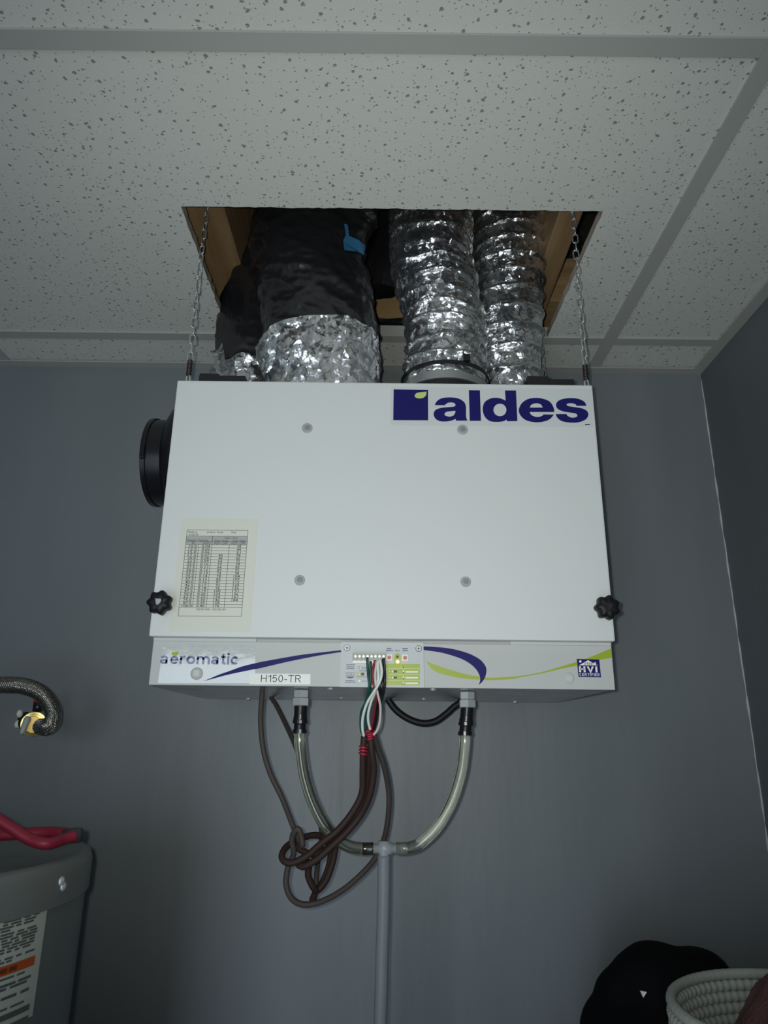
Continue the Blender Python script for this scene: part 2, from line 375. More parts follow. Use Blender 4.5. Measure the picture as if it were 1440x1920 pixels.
def stroke_rect(bm, s, x0, x1, z0, z1, Y, wt=.2, gap=.14):
    """plain sans lettering set from strokes, fitted to the rectangle (z1 = top of capitals or of the x-height)"""
    h = wt/2; tot = sum(glyph(c, h)[0] for c in s)+gap*(len(s)-1); k = (x1-x0)/tot; x = 0
    for c in s:
        w_, ls = glyph(c, h)
        for pl in ls:
            P = [Vector((x+p[0], p[1])) for p in pl]; closed = (P[0]-P[-1]).length < 1e-6 and len(P) > 3
            if closed: P = P[:-1]
            N = len(P); Lv, Rv = [], []
            for i in range(N):
                a = P[i]-P[i-1] if (closed or i > 0) else P[1]-P[0]; d = P[(i+1) % N]-P[i] if (closed or i < N-1) else a
                a = a.normalized(); d = d.normalized(); n1 = Vector((-a.y, a.x)); n2 = Vector((-d.y, d.x)); m_ = (n1+n2)
                m_ = m_.normalized() if m_.length > .3 else n1; q = h/max(.45, m_.dot(n1))
                for arr, sg in ((Lv, 1), (Rv, -1)):
                    v = P[i]+m_*q*sg; arr.append(bm.verts.new((x0+v.x*k, Y, z0+v.y*(z1-z0))))
            for i in range(N if closed else N-1):
                j = (i+1) % N; bm.faces.new((Lv[i], Lv[j], Rv[j], Rv[i]))
        x += w_+gap
def stroke_px(bm, s, xl, xr, ytop, ybot, Y, wt=.2, gap=.14):
    a = at(xl, ybot, Y); b_ = at(xr, ybot, Y); c = at((xl+xr)/2, ytop, Y); stroke_rect(bm, s, a.x, b_.x, (a.z+b_.z)/2, c.z, Y, wt, gap)

# ================================================================== SETTING
XL, XR, YF, YB, ZC = -1.25, .6624, -1.2, 1.3192, 2.40
TOP = 2.86
struct(obj('floor', box(BM(), XL-.1, XR+.1, YF-.1, YB+.1, -.05, 0), M_FLOOR))
struct(obj('wall_back', box(BM(), XL-.1, XR+.1, YB, YB+.1, 0, 2.43), M_WALL))
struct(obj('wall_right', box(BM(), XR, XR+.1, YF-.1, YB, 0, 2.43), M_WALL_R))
struct(obj('wall_left', box(BM(), XL-.1, XL, YF-.1, YB, 0, 2.43), M_WALL))
DX0, DX1, DZ = -1.02, -.22, 2.04
b = BM(); box(b, XL, DX0, YF-.1, YF, 0, TOP); box(b, DX1, XR, YF-.1, YF, 0, TOP); box(b, DX0, DX1, YF-.1, YF, DZ, TOP)
struct(obj('wall_front', b, M_WALL))
b = BM()
box(b, DX0-.06, DX0, YF, YF+.015, 0, DZ+.06); box(b, DX1, DX1+.06, YF, YF+.015, 0, DZ+.06); box(b, DX0, DX1, YF, YF+.015, DZ, DZ+.06)
struct(obj('trim_1', b, M_DOOR))
# ragged line of caulk down the corner of the two walls
b = BM(); pts = []; rad = []
for i in range(90):
    z = 1.2+i*(2.385-1.2)/89; nzv = noise.noise(Vector((0, 0, z*23)))
    pts.append((XR-.001+nzv*.0012, YB-.001, z)); rad.append(max(.0004, .0016+.0022*noise.noise(Vector((3, 1, z*31)))))
tube(b, pts, rad, 6); struct(obj('trim_2', b, M_CAULK, smooth=True))
# deck above the suspended ceiling; dark skirts added to keep the void black
b = BM(); box(b, XR+.001, XR+.1, YF-.1, YB+.2, 2.4305, TOP-.0005); box(b, XL-.1, XL-.001, YF-.1, YB+.2, 2.4305, TOP-.0005); box(b, XL, XR, YB+.12, YB+.2, 2.4305, TOP-.0005)
struct(obj('shade_skirt', b, M_DARKDECK))
struct(obj('trim_3', box(BM(), XL-.1, XR+.1, YF, YB+.2, TOP, TOP+.03), M_DARKDECK))

# ---- suspended ceiling
ceil = thing('ceiling', None, None, (0, 0, ZC), kind='structure')
T2 = .0119; TEEY = [.5915+k*.6096 for k in (-2, -1, 0, 1)]; TEEX = [.4338-1.2192, .4338]
def tee(name, x0, x1, y0, y1, along):
    bm = box(BM(), x0, x1, y0, y1, ZC, ZC+.0030, .0004)
    if along == 'x': ym = (y0+y1)/2; box(bm, x0, x1, ym-.001, ym+.001, ZC+.0030, ZC+.03)
    else: xm = (x0+x1)/2; box(bm, xm-.001, xm+.001, y0, y1, ZC+.0030, ZC+.03)
    return obj(name, bm, M_TEE, ceil)
for x in TEEX: tee('main_tee', x-T2, x+T2, YF, YB, 'y')
cols = [XL]+TEEX+[XR]
for y in TEEY:
    for a, c in zip(cols, cols[1:]):
        tee('cross_tee', a+(T2 if a != XL else 0)+.0003, c-(T2 if c != XR else 0)-.0003, y-T2, y+T2, 'x')
AW = .022
def angle(x0, x1, y0, y1, wx0, wx1, wy0, wy1):
    bm = box(BM(), x0, x1, y0, y1, ZC-.0022, ZC-.0004); box(bm, wx0, wx1, wy0, wy1, ZC-.0004, ZC+.02)
    return obj('wall_angle', bm, M_TEE, ceil)
angle(XL, XR, YB-AW, YB-.0002, XL, XR, YB-.0012, YB-.0002)
angle(XR-AW, XR-.0002, YF, YB-AW, XR-.0012, XR-.0002, YF, YB-AW)
angle(XL+.0002, XL+AW, YF, YB-AW, XL+.0002, XL+.0012, YF, YB-AW)
angle(XL+AW, XR-AW, YF+.0002, YF+AW, XL+AW, XR-AW, YF+.0002, YF+.0012)
rows = [YF]+TEEY+[YB]
ZT = ZC+.0033; TH = .015
for i, (y0, y1) in enumerate(zip(rows, rows[1:])):
    for j, (x0, x1) in enumerate(zip(cols, cols[1:])):
        g = .0035
        if i == 3 and j == 1:      # tile with the opening sawn out of it, open to the far tee
            ha, hb, hy = -.3015, .3185, .8525
            def jag(a, b, n, amp, seed):
                o = []
                for k in range(n+1):
                    t = k/n; p = Vector(a).lerp(Vector(b), t)
                    d = (Vector(b)-Vector(a)).normalized(); q = Vector((-d.y, d.x))
                    e = noise.noise(Vector((seed, t*17, 0)))*amp + (noise.noise(Vector((seed, t*60, 4)))*amp*.8)
                    o.append(p+q*e)
                return o
            L = [Vector((x0+g, y0+g)), Vector((x1-g, y0+g)), Vector((x1-g, y1-g))]
            L += jag((.3135, y1-g), (hb, hy), 24, .002, 1)+jag((hb, hy), (ha, hy), 80, .0022, 2)[1:]+jag((ha, hy), (-.3015, y1-g), 24, .002, 3)[1:]
            L += [Vector((x0+g, y1-g))]
            vs, fs = fill2d([[(p.x, p.y) for p in L]])
            bm = BM(); lo = [bm.verts.new((v.x, v.y, ZT)) for v in vs]; hi = [bm.verts.new((v.x, v.y, ZT+TH)) for v in vs]
            for f in fs: bm.faces.new([lo[k] for k in f]).material_index = 0; bm.faces.new([hi[k] for k in f][::-1]).material_index = 1
            bmesh.ops.remove_doubles(bm, verts=bm.verts, dist=1e-6)
            n = len(L); lov = [bm.verts.new((p.x, p.y, ZT)) for p in L]; hiv = [bm.verts.new((p.x, p.y, ZT+TH)) for p in L]
            for k in range(n): bm.faces.new((lov[k], lov[(k+1) % n], hiv[(k+1) % n], hiv[k])).material_index = 1
            bmesh.ops.remove_doubles(bm, verts=bm.verts, dist=1e-6)
            obj('ceiling_tile', bm, [M_TILE, M_TILE_EDGE], ceil)
        else:
            obj('ceiling_tile', box(BM(), x0+g, x1-g, y0+g, y1-g, ZT, ZT+TH, .0008), M_TILE, ceil)

# ---- timber above the opening
def timber(name, label, x0, x1, y0, y1, z0, z1, m, cat='joist'):
    return tag(obj(name, box(BM(), x0, x1, y0, y1, z0, z1, .002), m), label, cat)
timber('floor_joist', 'tan timber joist above the opening beside the black insulated ducts', -.36, -.269, .3, YB-.012, 2.50, TOP-.001, M_WOOD)
timber('floor_joist', 'brown timber joist above the opening beside the silver ducts', .288, .3277, .3, YB-.012, 2.50, TOP-.001, M_WOOD)
timber('wall_plate', 'tan timber plate on top of the grey wall, behind the ducts', -.268, .287, YB-.01, YB+.09, 2.513, 2.607, M_WOOD2, 'timber')
timber('blocking_board', 'tan timber block on the wall beyond the brown joist', .3287, XR-.002, YB-.04, YB+.09, 2.545, 2.653, M_WOOD2, 'timber')
timber('blocking_board', 'tan timber block wedged high between joist and black duct', -.268, -.13, YB-.045, YB-.012, 2.64, 2.72, M_WOOD2, 'timber')
tag(obj('highlight_rod', cyl(BM(), (-.30, 1.25, 2.4545), (.31, 1.25, 2.4545), .0022, 8), M_STEEL, smooth=True), 'thin steel rod added as a bright line behind the ducts', 'rod')  # added rod stands in for a highlight line behind the ducts
b = BM(); NX, NZ = 40, 14      # black polythene sheet over the wall top
grid = [[b.verts.new((-.268+.499*i/NX, 1.296+.008*noise.noise(Vector((i*.3, k*.3, 1))), 2.425+.085*k/NZ)) for i in range(NX+1)] for k in range(NZ+1)]
for k in range(NZ):
    for i in range(NX): b.faces.new((grid[k][i], grid[k][i+1], grid[k+1][i+1], grid[k+1][i]))
tag(obj('polythene_sheet', b, M_POLYBLK, smooth=True), 'black polythene sheet on the wall behind the ducts', 'sheet')

# ================================================================== VENTILATION UNIT
DY = .9321; PY = .948
X0, X1, Z0, Z1 = -.304, .306, 1.7865, 2.1607       # door
BX0, BX1, BZ = -.302, .3052, 1.7258                # casing
unit = thing('heat_recovery_unit', 'white box-shaped ventilation unit hung on chains with printed control strip', 'ventilation unit', (0, 1.1, BZ))
body = obj('casing', box(BM(), BX0, BX1, PY+.006, 1.25, BZ+.004, 2.152, .002), M_WHITE2, unit)
bp_ = obj('bottom_plate', box(BM(), BX0+.003, BX1-.003, PY+.003, 1.249, BZ, BZ+.0035), M_GALV, unit, label='galvanised steel underside')
door = obj('door', box(BM(), X0, X1, DY, PY+.003, Z0, Z1, .0022), M_WHITE, unit, label='large white front door panel')
# control strip with a slot above its middle
b = BM(); box(b, BX0, BX1, PY, PY+.005, BZ, at(700, 1206, PY).z, .0008)
obj('control_strip', b, M_WHITE2, unit)
strip = bpy.data.objects['control_strip']
xa, xb = at(480, 1206, PY).x, at(957, 1206, PY).x; zs = at(700, 1206, PY).z
obj('strip_lip', box(BM(), BX0, xa, PY, PY+.005, zs, Z0+.006), M_WHITE2, strip)
obj('strip_lip', box(BM(), xb, BX1, PY, PY+.005, zs, Z0+.006), M_WHITE2, strip)
obj('slot_lip', box(BM(), xa, xb, PY+.003, PY+.0055, zs, zs+.0042), M_GREYINK, strip)
# --- door: plugs, knobs, logo, test sheet
for px, py in ((576, 803), (867, 806), (562, 1088), (873, 1091)):
    p = obj('plug', disc_px(BM(), px, py, 10, DY, .0015), M_PLUG, door, smooth=False)
    obj('plug_centre', disc_px(BM(), px+.5, py-1, 5.5, DY-.0014, .0006), M_PLUGC, p)
for px, py, ph in ((293, 1126, .35), (1145, 1135, .1)):
    c = at(px, py, .900); r = .0147
    kb = lathe(BM(), (c.x, DY, c.z), (0, -1, 0), [(0, .006), (.008, .006), (.0085, r*.8), (.011, r), (.021, r), (.0245, r*.86), (.026, r*.55), (.0262, r*.3)], 84, (7, .10))
    kn = obj('star_knob', kb, M_KNOB, door, smooth=True)
    mk = BM(); tt = [(-.0035, .0036), (.0040, .0036), (.0042, -.0005), (.001, -.0042), (-.0015, -.0038)]
    mk.faces.new([mk.verts.new((c.x+q[0], DY-.0265, c.z+q[1])) for q in tt])
    obj('knob_inset', mk, M_PLUG if px < 500 else M_BLKM, kn)
Z = lambda ox, oy: (lambda l: [(ox+q[0]/7.2, oy+q[1]/7.2, *q[2:]) for q in l])
logo = obj('logo_sticker', slab_px(BM(), [(733, 725), (1108, 729), (1113, 801), (731, 797)], DY-.0004, .0004), M_LOGO, door)
LY = DY-.0007; z1 = Z(730, 720); z2 = Z(920, 720); c_ = 1
b = BM(); poly_px(b, [z1([(58, 72, 1), (522, 78, 1), (524, 490, 1), (52, 488, 1)])], LY); obj('logo_square', b, M_NAVY, logo)
b = BM(); poly_px(b, [z1([(503, 103, 1), (495, 150), (460, 185), (410, 195), (360, 185), (342, 155), (370, 122), (430, 110)])], LY-.0002); obj('logo_leaf', b, M_LIME if 0 else M_LIMEL, logo)
circ = lambda cx, cy, rx, ry, n=16: [(cx+rx*cos(2*pi*k/n), cy+ry*sin(2*pi*k/n)) for k in range(n)]
LET = [
 [z1([(612,285,1),(640,235),(700,195),(810,180),(930,195),(1005,240),(1033,300),(1035,400),(1040,460),(1055,495,1),(900,495,1),(893,470,1),(850,490),(780,505),(690,503),(625,470),(597,405),(625,350),(700,322),(800,312),(870,305),(892,290),(885,265),(850,250),(800,252),(765,270),(750,287,1)]),
  z1([(890,360,1),(888,390),(860,428),(805,440),(755,425),(745,405),(765,380),(820,368)])],
 [z1([(1073,82,1),(1223,85,1),(1237,497,1),(1085,497,1)])],
 [z2([(192,87,1),(342,87,1),(361,501,1),(217,503,1),(215,480,1),(170,503),(90,512),(-10,500),(-80,440),(-108,340),(-80,245),(0,195),(80,186),(150,200),(202,225,1)]), z2(circ(125,350,87,84))],
 [z2([(858,378,1),(850,320),(800,240),(710,200),(610,187),(500,205),(420,260),(380,345),(400,420),(470,485),(580,515),(690,512),(790,480),(855,412,1),(712,410,1),(690,432),(630,445),(570,430),(535,400),(528,378,1)]),
  z2([(528,318,1),(550,280),(612,260),(675,275),(703,318,1)])],
 [z2([(1293,295,1),(1270,245),(1200,205),(1100,190),(980,200),(905,235),(882,285),(905,335),(980,370),(1090,388),(1150,400),(1170,430),(1140,450),(1090,453),(1040,430),(1025,405,1),(878,405,1),(900,455),(960,500),(1060,520),(1180,518),(1280,480),(1318,420),(1300,365),(1230,328),(1120,310),(1050,298),(1025,275),(1050,262),(1100,260),(1145,275),(1160,295,1)])]]
b = BM()
for l in LET: poly_px(b, l, LY)
obj('logo_lettering', b, M_NAVY, logo)
b = BM(); rect_px(b, 1097, 1106, 795, 797, LY); obj('small_print', b, M_INK, logo)
# test sheet
sheet = obj('test_sheet', slab_px(BM(), [(340, 970), (485, 972), (470, 1186), (317, 1184)], DY-.0003, .0003), M_PAPER, door, label='cream paper sheet with a printed table')
SY = DY-.0006
def shp(u, v):      # sheet table coordinates (0..1) -> px
    tl, tr, br, bl = (351, 993.5), (465, 994.5), (452.5, 1155.5), (334, 1155)
    x = (tl[0]*(1-u)+tr[0]*u)*(1-v)+(bl[0]*(1-u)+br[0]*u)*v; y = (tl[1]*(1-u)+tr[1]*u)*(1-v)+(bl[1]*(1-u)+br[1]*u)*v
    return x, y
def srect(bm, u0, u1, v0, v1, Y): bm.faces.new([bm.verts.new(at(*shp(*q), Y)) for q in ((u0, v0), (u1, v0), (u1, v1), (u0, v1))])
b = BM(); srect(b, 0, 1, .075, .17, SY+.0001); obj('table_heading', b, M_GREYINK, sheet)
b = BM(); lw, lh = .006, .0042
def hl(v, u0=0, u1=1): srect(b, u0, u1, v-lh/2, v+lh/2, SY)
def vl(u, v0, v1): srect(b, u-lw/2, u+lw/2, v0, v1, SY)
R0, R1 = .17, .898; NR = 21
for v in (0, .07, .133, .17, R1, 1): hl(v)
for k in range(1, NR): hl(R0+(R1-R0)*k/NR)
vl(0, 0, 1); vl(1, 0, 1); vl(.43, .07, R1); vl(.213, R0, R1); vl(.715, R0, R1)
obj('table_lines', b, M_INK, sheet)
b = BM()
def stext(s, u0, u1, v0, v1, bold=.0):
    vf = text2d(s, bold)
    ax = min(v.x for v in vf[0]); bx = max(v.x for v in vf[0]); ay = min(v.y for v in vf[0]); by = max(v.y for v in vf[0])
    put(b, vf, lambda q: at(*shp(u0+(q.x-ax)/(bx-ax)*(u1-u0), v1-(q.y-ay)/(by-ay)*(v1-v0)), SY-.0001))
stext('Model no', .02, .17, .012, .034); stext('# Série / Serial', .33, .59, .012, .036); stext('Date', .73, .81, .012, .034); stext('H150-TR', .04, .19, .044, .064)
stext('Pression / Pressure', .02, .36, .108, .130); stext('Débit / Flow', .63, .84, .08, .10); stext('Frais / Fresh', .47, .69, .11, .130); stext('Vicié / Stale', .76, .97, .11, .13)
stext('Pa', .10, .15, .14, .165); stext('inH2O', .28, .40, .14, .165); stext('PCM / CFM', .47, .68, .14, .165); stext('PCM / CFM', .75, .96, .14, .165)
stext('TESTÉ PAR / TESTED BY', .27, .75, .905, .932)
c1 = '10.0 12.5 15.0 17.5 20.0 22.5 25.0 27.5 30.0 32.5 35.0 37.5 40.0 42.5 45.0 47.5 50.0 62.5 75.0 87.5 100.0'.split()
c2 = '0.04 0.05 0.06 0.07 0.08 0.09 0.10 0.11 0.12 0.13 0.14 0.15 0.16 0.17 0.18 0.19 0.20 0.25 0.30 0.35 0.40'.split()
c3 = ['']*3+'43 48 54 59 64 69 74 78 83 87 92 96 100 104 124 142 158 176'.split()
c4 = '38 44 51 58 66 72 78 85 92 98 104 109 115 120 126 131 136 161 184'.split()+['', '']
for cc, uc in ((c1, .105), (c2, .32), (c3, .57), (c4, .86)):
    for k, s in enumerate(cc):
        if s: v = R0+(R1-R0)*(k+.5)/NR; wd = .0165*len(s); stext(s, uc-wd+.015, uc+wd+.015, v-.0125, v+.0125, .012)
obj('table_text', b, M_INK, sheet)
# --- control strip print
film = obj('glossy_film', slab_px(BM(), [(306, 1209), (478.5, 1210), (478.5, 1281), (296, 1281)], PY-.0003, .0003), M_FILM, strip, label='glossy decal film')
FY = PY-.0006
text_b = BM(); stroke_px(text_b, 'aeromatic', 299.5, 447, 1230, 1245.5, FY, .25, .15); obj('lettering', text_b, M_NAVYG, film)
b = BM(); poly_px(b, [[(322, 1221.5, 1), (328, 1223), (334.5, 1221, 1), (334, 1226), (330, 1229.5), (324, 1228), (322, 1225)]], FY-.0001); obj('accent_leaf', b, M_LIME, film)
b = BM()
poly_px(b, [[(381,1277.5,1),(408,1266),(429,1258.5),(456.7,1248.8),(490,1241),(501.7,1238.8),(557,1229),(599,1223.6),(640,1219,1),(640,1222.5,1),(599,1229),(543,1240),(488,1252.8),(470.5,1256),(429,1264.7),(401,1272)]], FY)
obj('blue_swoosh', b, M_NAVY, strip); b = BM()
z5 = Z(780, 1190); zr = Z(970, 1200)
poly_px(b, [z5([(103,158,1),(250,165),(450,185),(640,230),(780,285),(880,350),(940,430),(950,500),(930,580),(890,640),(845,677,1),(865,620),(860,560),(820,480),(740,400),(620,330),(480,280),(330,240),(200,220),(103,207,1)])], FY)
obj('blue_swoosh', b, M_NAVY, strip)
b = BM()
g1 = z5([(135,358,1),(240,400),(400,455),(600,515),(750,550),(860,565),(950,580),(1100,580),(1280,570)])+zr([(0,490),(200,460),(400,415),(600,355),(800,295),(960,240),(1120,175),(1265,115,1),(1278,238,1),(1120,265),(960,300),(800,348),(600,385),(400,435),(200,475),(0,512)])+z5([(1280,600),(1100,610),(950,612),(750,600),(600,585),(450,555),(320,520),(240,485),(185,430)])
poly_px(b, [g1], FY+.0001); obj('green_swoosh', b, M_LIME, strip)
p = obj('plug', disc_px(BM(), 369, 1263, 11.5, PY-.0004, .0015), M_BADGE, strip); obj('plug_centre', box(BM(), *(lambda c: (c.x-.004, c.x+.004, c.y-.0024, c.y-.001, c.z-.004, c.z+.004))(at(369, 1262.5, PY)), .0003), M_STK, p)
p = obj('plug', disc_px(BM(), 1066, 1272, 10.5, PY, .0018), M_WHITE2, strip); obj('plug_centre', box(BM(), *(lambda c: (c.x-.0035, c.x+.0035, c.y-.0027, c.y-.001, c.z-.0035, c.z+.0035))(at(1066, 1272, PY)), .0003), M_STK, p)
lb = obj('model_label', slab_px(BM(), [(468.5, 1262.5), (582, 1264), (582, 1283.5), (467.5, 1283)], PY-.0007, .0007), M_LABEL, strip)
b = BM(); stroke_px(b, 'H150-TR', 489, 564, 1265.5, 1279, PY-.0009, .10, .16); obj('lettering', b, M_INK, lb)
hv = obj('certified_badge', slab_px(BM(), [(1081.5, 1235.5), (1123.5, 1236.5), (1127, 1270), (1085, 1269)], PY-.0008, .0006), M_NAVY, strip)
HY = PY-.001
b = BM()
poly_px(b, [zr([(830,343,1),(955,272,1),(1035,318,1),(1033,303,1),(1062,303,1),(1064,335,1),(1095,343,1)])], HY)
stroke_rect(b, 'HVI', at(1086.2, 1261, HY).x, at(1120.5, 1261, HY).x, at(1103, 1260.5, HY).z, at(1103, 1249.5, HY).z, HY, .22, .16)
stroke_rect(b, 'CERTIFIED', at(1086.5, 1267, HY).x, at(1124.5, 1267, HY).x, at(1105, 1267.3, HY).z, at(1105, 1262.2, HY).z, HY, .17, .2)
put(b, fill2d([outline(zr(circ(850, 290, 18, 16)))]), lambda v: at(v.x, v.y, HY))
obj('badge_print', b, M_LABEL, hv)
b = BM(); stroke_rect(b, '2100', at(1095.5, 1246, HY).x, at(1111, 1246, HY).x, at(1103, 1246.6, HY).z, at(1103, 1242.3, HY).z, HY-.0002, .15, .2); obj('badge_number', b, M_NAVY, hv)
# --- control board
CY = PY-.003
Q = lambda x, y: (640+x/9, 1195+y/9)
bd = obj('control_board', slab_px(BM(), [(640, 1204), (794, 1205), (795.5, 1289.5), (638, 1288)], CY, .003), M_STK, unit, label='printed control plate with terminals')
for x, y in ((95, 178), (1305, 190)):
    px, py = Q(x, y); s_ = obj('screw', disc_px(BM(), px, py, 6, CY, .0018, 20), M_SCREW, bd)
    c = at(px, py, CY-.0019); cb = BM(); box(cb, c.x-.0022, c.x+.0022, c.y-.0001, c.y+.0003, c.z-.0004, c.z+.0004); box(cb, c.x-.0004, c.x+.0004, c.y-.0001, c.y+.0003, c.z-.0022, c.z+.0022); obj('screw_slot', cb, M_INK, s_)
def qrect(bm, x0, x1, y0, y1, Y=CY-.0003): rect_px(bm, *[f for f in (Q(x0, y0)[0], Q(x1, y0)[0])], Q(x0, y0)[1], Q(x0, y1)[1], Y)
b = BM(); qrect(b, 690, 1325, 450, 808); poly_px(b, [[(*Q(888, 452), 1), (*Q(888, 330), 1), Q(905, 290), Q(945, 272), Q(990, 290), (*Q(1005, 330), 1), (*Q(1005, 452), 1)]], CY-.0003); obj('green_field', b, M_LIME, bd)
b = BM()
for y in (525, 628, 727): qrect(b, 755, 1325, y-5, y+5, CY-.0005)
qrect(b, 1003, 1009, 450, 525, CY-.0005)
obj('pale_lines', b, M_LIMEL, bd)
b = BM()
for y in (582, 682, 775): qrect(b, 1085, 1295, y-13, y+13, CY-.0005)
for y in (570, 670, 765): poly_px(b, [[Q(*q) for q in circ(1050, y, 14, 16, 10)]], CY-.0005)
for y in (575, 680):
    qrect(b, 855, 880, y-16, y+16, CY-.0005); qrect(b, 795, 825, y-4, y+4, CY-.0005)
    qrect(b, 756, 770, y-35, y-5, CY-.0005); qrect(b, 756, 770, y+8, y+30, CY-.0005)
obj('white_marks', b, M_LABEL, bd)
b = BM()
for y in (575, 680): qrect(b, 882, 940, y-18, y+18, CY-.0005)
for y in (502, 598, 698, 790): qrect(b, 1040, 1060, y-8, y+8, CY-.0006)
put(b, fill2d([outline([Q(*q) for q in circ(945, 330, 22, 24, 10)])]), lambda v: at(v.x, v.y, CY-.0006))
obj('dark_marks', b, M_DGREY, bd)
b = BM()
def dashes(bm, x0, x1, y, h, seed, Y=CY-.0003):
    rnd = random.Random(seed); x = x0
    while x < x1-6:
        wd = min(rnd.uniform(14, 40), x1-x); qrect(bm, x, x+wd, y-h/2, y+h/2, Y); x += wd+rnd.uniform(4, 9)
for k, (x0, x1, y, h) in enumerate([(85, 230, 462, 13), (85, 225, 497, 13), (90, 220, 527, 13), (75, 222, 730, 14), (62, 240, 757, 14), (770, 855, 188, 20), (756, 866, 222, 22), (1030, 1125, 191, 20), (1035, 1120, 224, 22), (305, 440, 564, 12), (250, 430, 668, 10)]): dashes(b, x0, x1, y, h, k)
text_px(b, 'MODE', *[Q(908, 0)[0], Q(985, 0)[0], Q(0, 212)[1], Q(0, 236)[1]], CY-.0003, .02)
for k in range(3):
    x = 78+k*48
    for a in ((x, x+40, 592, 597), (x, x+40, 645, 650), (x, x+5, 592, 650), (x+35, x+40, 592, 650)): qrect(b, *a)
poly_px(b, [[(*Q(80, 662), 1), (*Q(218, 662), 1), (*Q(205, 680), 1), (*Q(150, 695), 1), (*Q(95, 680), 1)]], CY-.0003)
obj('blue_print', b, M_TXT, bd)
b = BM(); qrect(b, 230, 284, 595, 645); qrect(b, 286, 334, 595, 645); obj('green_boxes', b, M_LIME, bd)
b = BM(); qrect(b, 336, 386, 595, 645); obj('purple_box', b, M_PURPLE, bd)
b = BM(); qrect(b, 330, 430, 500, 530); qrect(b, 345, 430, 728, 748); poly_px(b, [[Q(*q) for q in circ(305, 735, 30, 34, 12)]], CY-.0003); qrect(b, 290, 325, 485, 535); obj('grey_icons', b, M_GREYINK, bd)
b = BM(); poly_px(b, [[Q(*q) for q in circ(305, 735, 22, 25, 12)]], CY-.0005); qrect(b, 312, 330, 500, 530, CY-.0005)
for x in (252, 302): poly_px(b, [[Q(*q) for q in circ(x, 620, 10, 12, 8)]], CY-.0005)
obj('icon_centres', b, M_LABEL, bd)
for x, y in ((808, 340), (1075, 345)):
    d = obj('dial', slab_px(BM(), [Q(x-46, y-52), Q(x+46, y-52), Q(x+46, y+52), Q(x-46, y+52)], CY-.001, .001), M_LABEL, bd)
    px, py = Q(x, y); dd = obj('dial_rotor', disc_px(BM(), px, py, 3.6, CY-.001, .0012, 16), M_ORANGE, d)
px, py = Q(950, 412); obj('led', disc_px(BM(), px, py, 2.7, CY, .0016, 12, .0008), M_LED, bd)
tb = BM(); slab_px(tb, [Q(192, 262), Q(745, 268), Q(745, 385), Q(192, 385)], CY-.009, .009); term = obj('terminal_block', tb, M_TERM, bd)
obj('terminal_lip', slab_px(BM(), [Q(192, 388), Q(700, 388), Q(700, 438), Q(192, 438)], CY-.006, .006), M_LABEL, term)
for k in range(9):
    x = 192+k*69; obj('divider', slab_px(BM(), [Q(x-5, 262), Q(x+5, 262), Q(x+5, 400), Q(x-5, 400)], CY-.0105, .0015), M_TERM, term)
for k in range(8):
    px, py = Q(240+k*67.5, 322); obj('terminal_screw', disc_px(BM(), px, py, 2.7, CY-.009, .0012, 12), M_STEEL, term)
# --- underside screws, drain spigots
for px, py in ((620, 1290.5), (640, 1308), (812, 1292), (795, 1310), (965, 1316), (465, 1310)):
    p = atz(px, py, BZ); p.y = min(max(p.y, PY+.012), 1.243)
    obj('screw', lathe(BM(), (p.x, p.y, BZ+.0005), (0, 0, -1), [(0, .0042), (.001, .0042), (.0026, .003), (.003, .0012)], 12), M_STEEL, bp_)
for X in (-.1085, .1182):
    for z0, z1, r in ((BZ-.001, BZ-.011, .0108), (BZ-.0115, BZ-.022, .0118)):
        obj('hex_nut', lathe(BM(), (X, 1.0, z0), (0, 0, -1), [(0, r*.9), (.001, r), (z0-z1-.001, r), (z0-z1, r*.9)], 6), M_STEEL, unit)
# --- left side duct collar
cx, cyy, cz = -.302, 1.090, 2.093
b = lathe(BM(), (cx, cyy, cz), (-1, 0, 0), [(0, .098), (.024, .097), (.034, .092), (.044, .078), (.046, .0705), (.068, .0705), (.069, .0728), (.076, .0728), (.077, .071), (.077, .066), (.03, .066)], 72)
col = obj('duct_collar', b, M_BLK, unit, smooth=True, label='black round side port')
md = col.modifiers.new('es', 'EDGE_SPLIT'); md.split_angle = radians(35)
a0 = radians(205)
obj('collar_catch', box(BM(), cx-.0745, cx-.068, cyy-.0765, cyy-.069, cz-.022, cz+.0, .0012), M_BLK, col)
# --- top hanger pads
for cs in (((373, 460), (374, 410)), ((1029, 1076), (989, 1029))):
    (a0_, a1_), (c0, c1) = cs
    Yb = .965; p0 = at(a0_, 706, Yb); p1 = at(a1_, 706, Yb); q0 = at(c0, 699 if a0_ < 700 else 704, Yb); q1 = at(c1, 699 if a0_ < 700 else 704, Yb)
    b = BM(); zt = at(430, 704, Yb).z if a0_ < 700 else at(1050, 710.5, Yb).z
    box(b, p0.x, p1.x, Yb, Yb+.05, 2.151, zt, .001); box(b, q0.x, q1.x, Yb+.001, Yb+.05, 2.152, q0.z, .001)
    obj('hanger_pad', b, M_BLKM, unit)

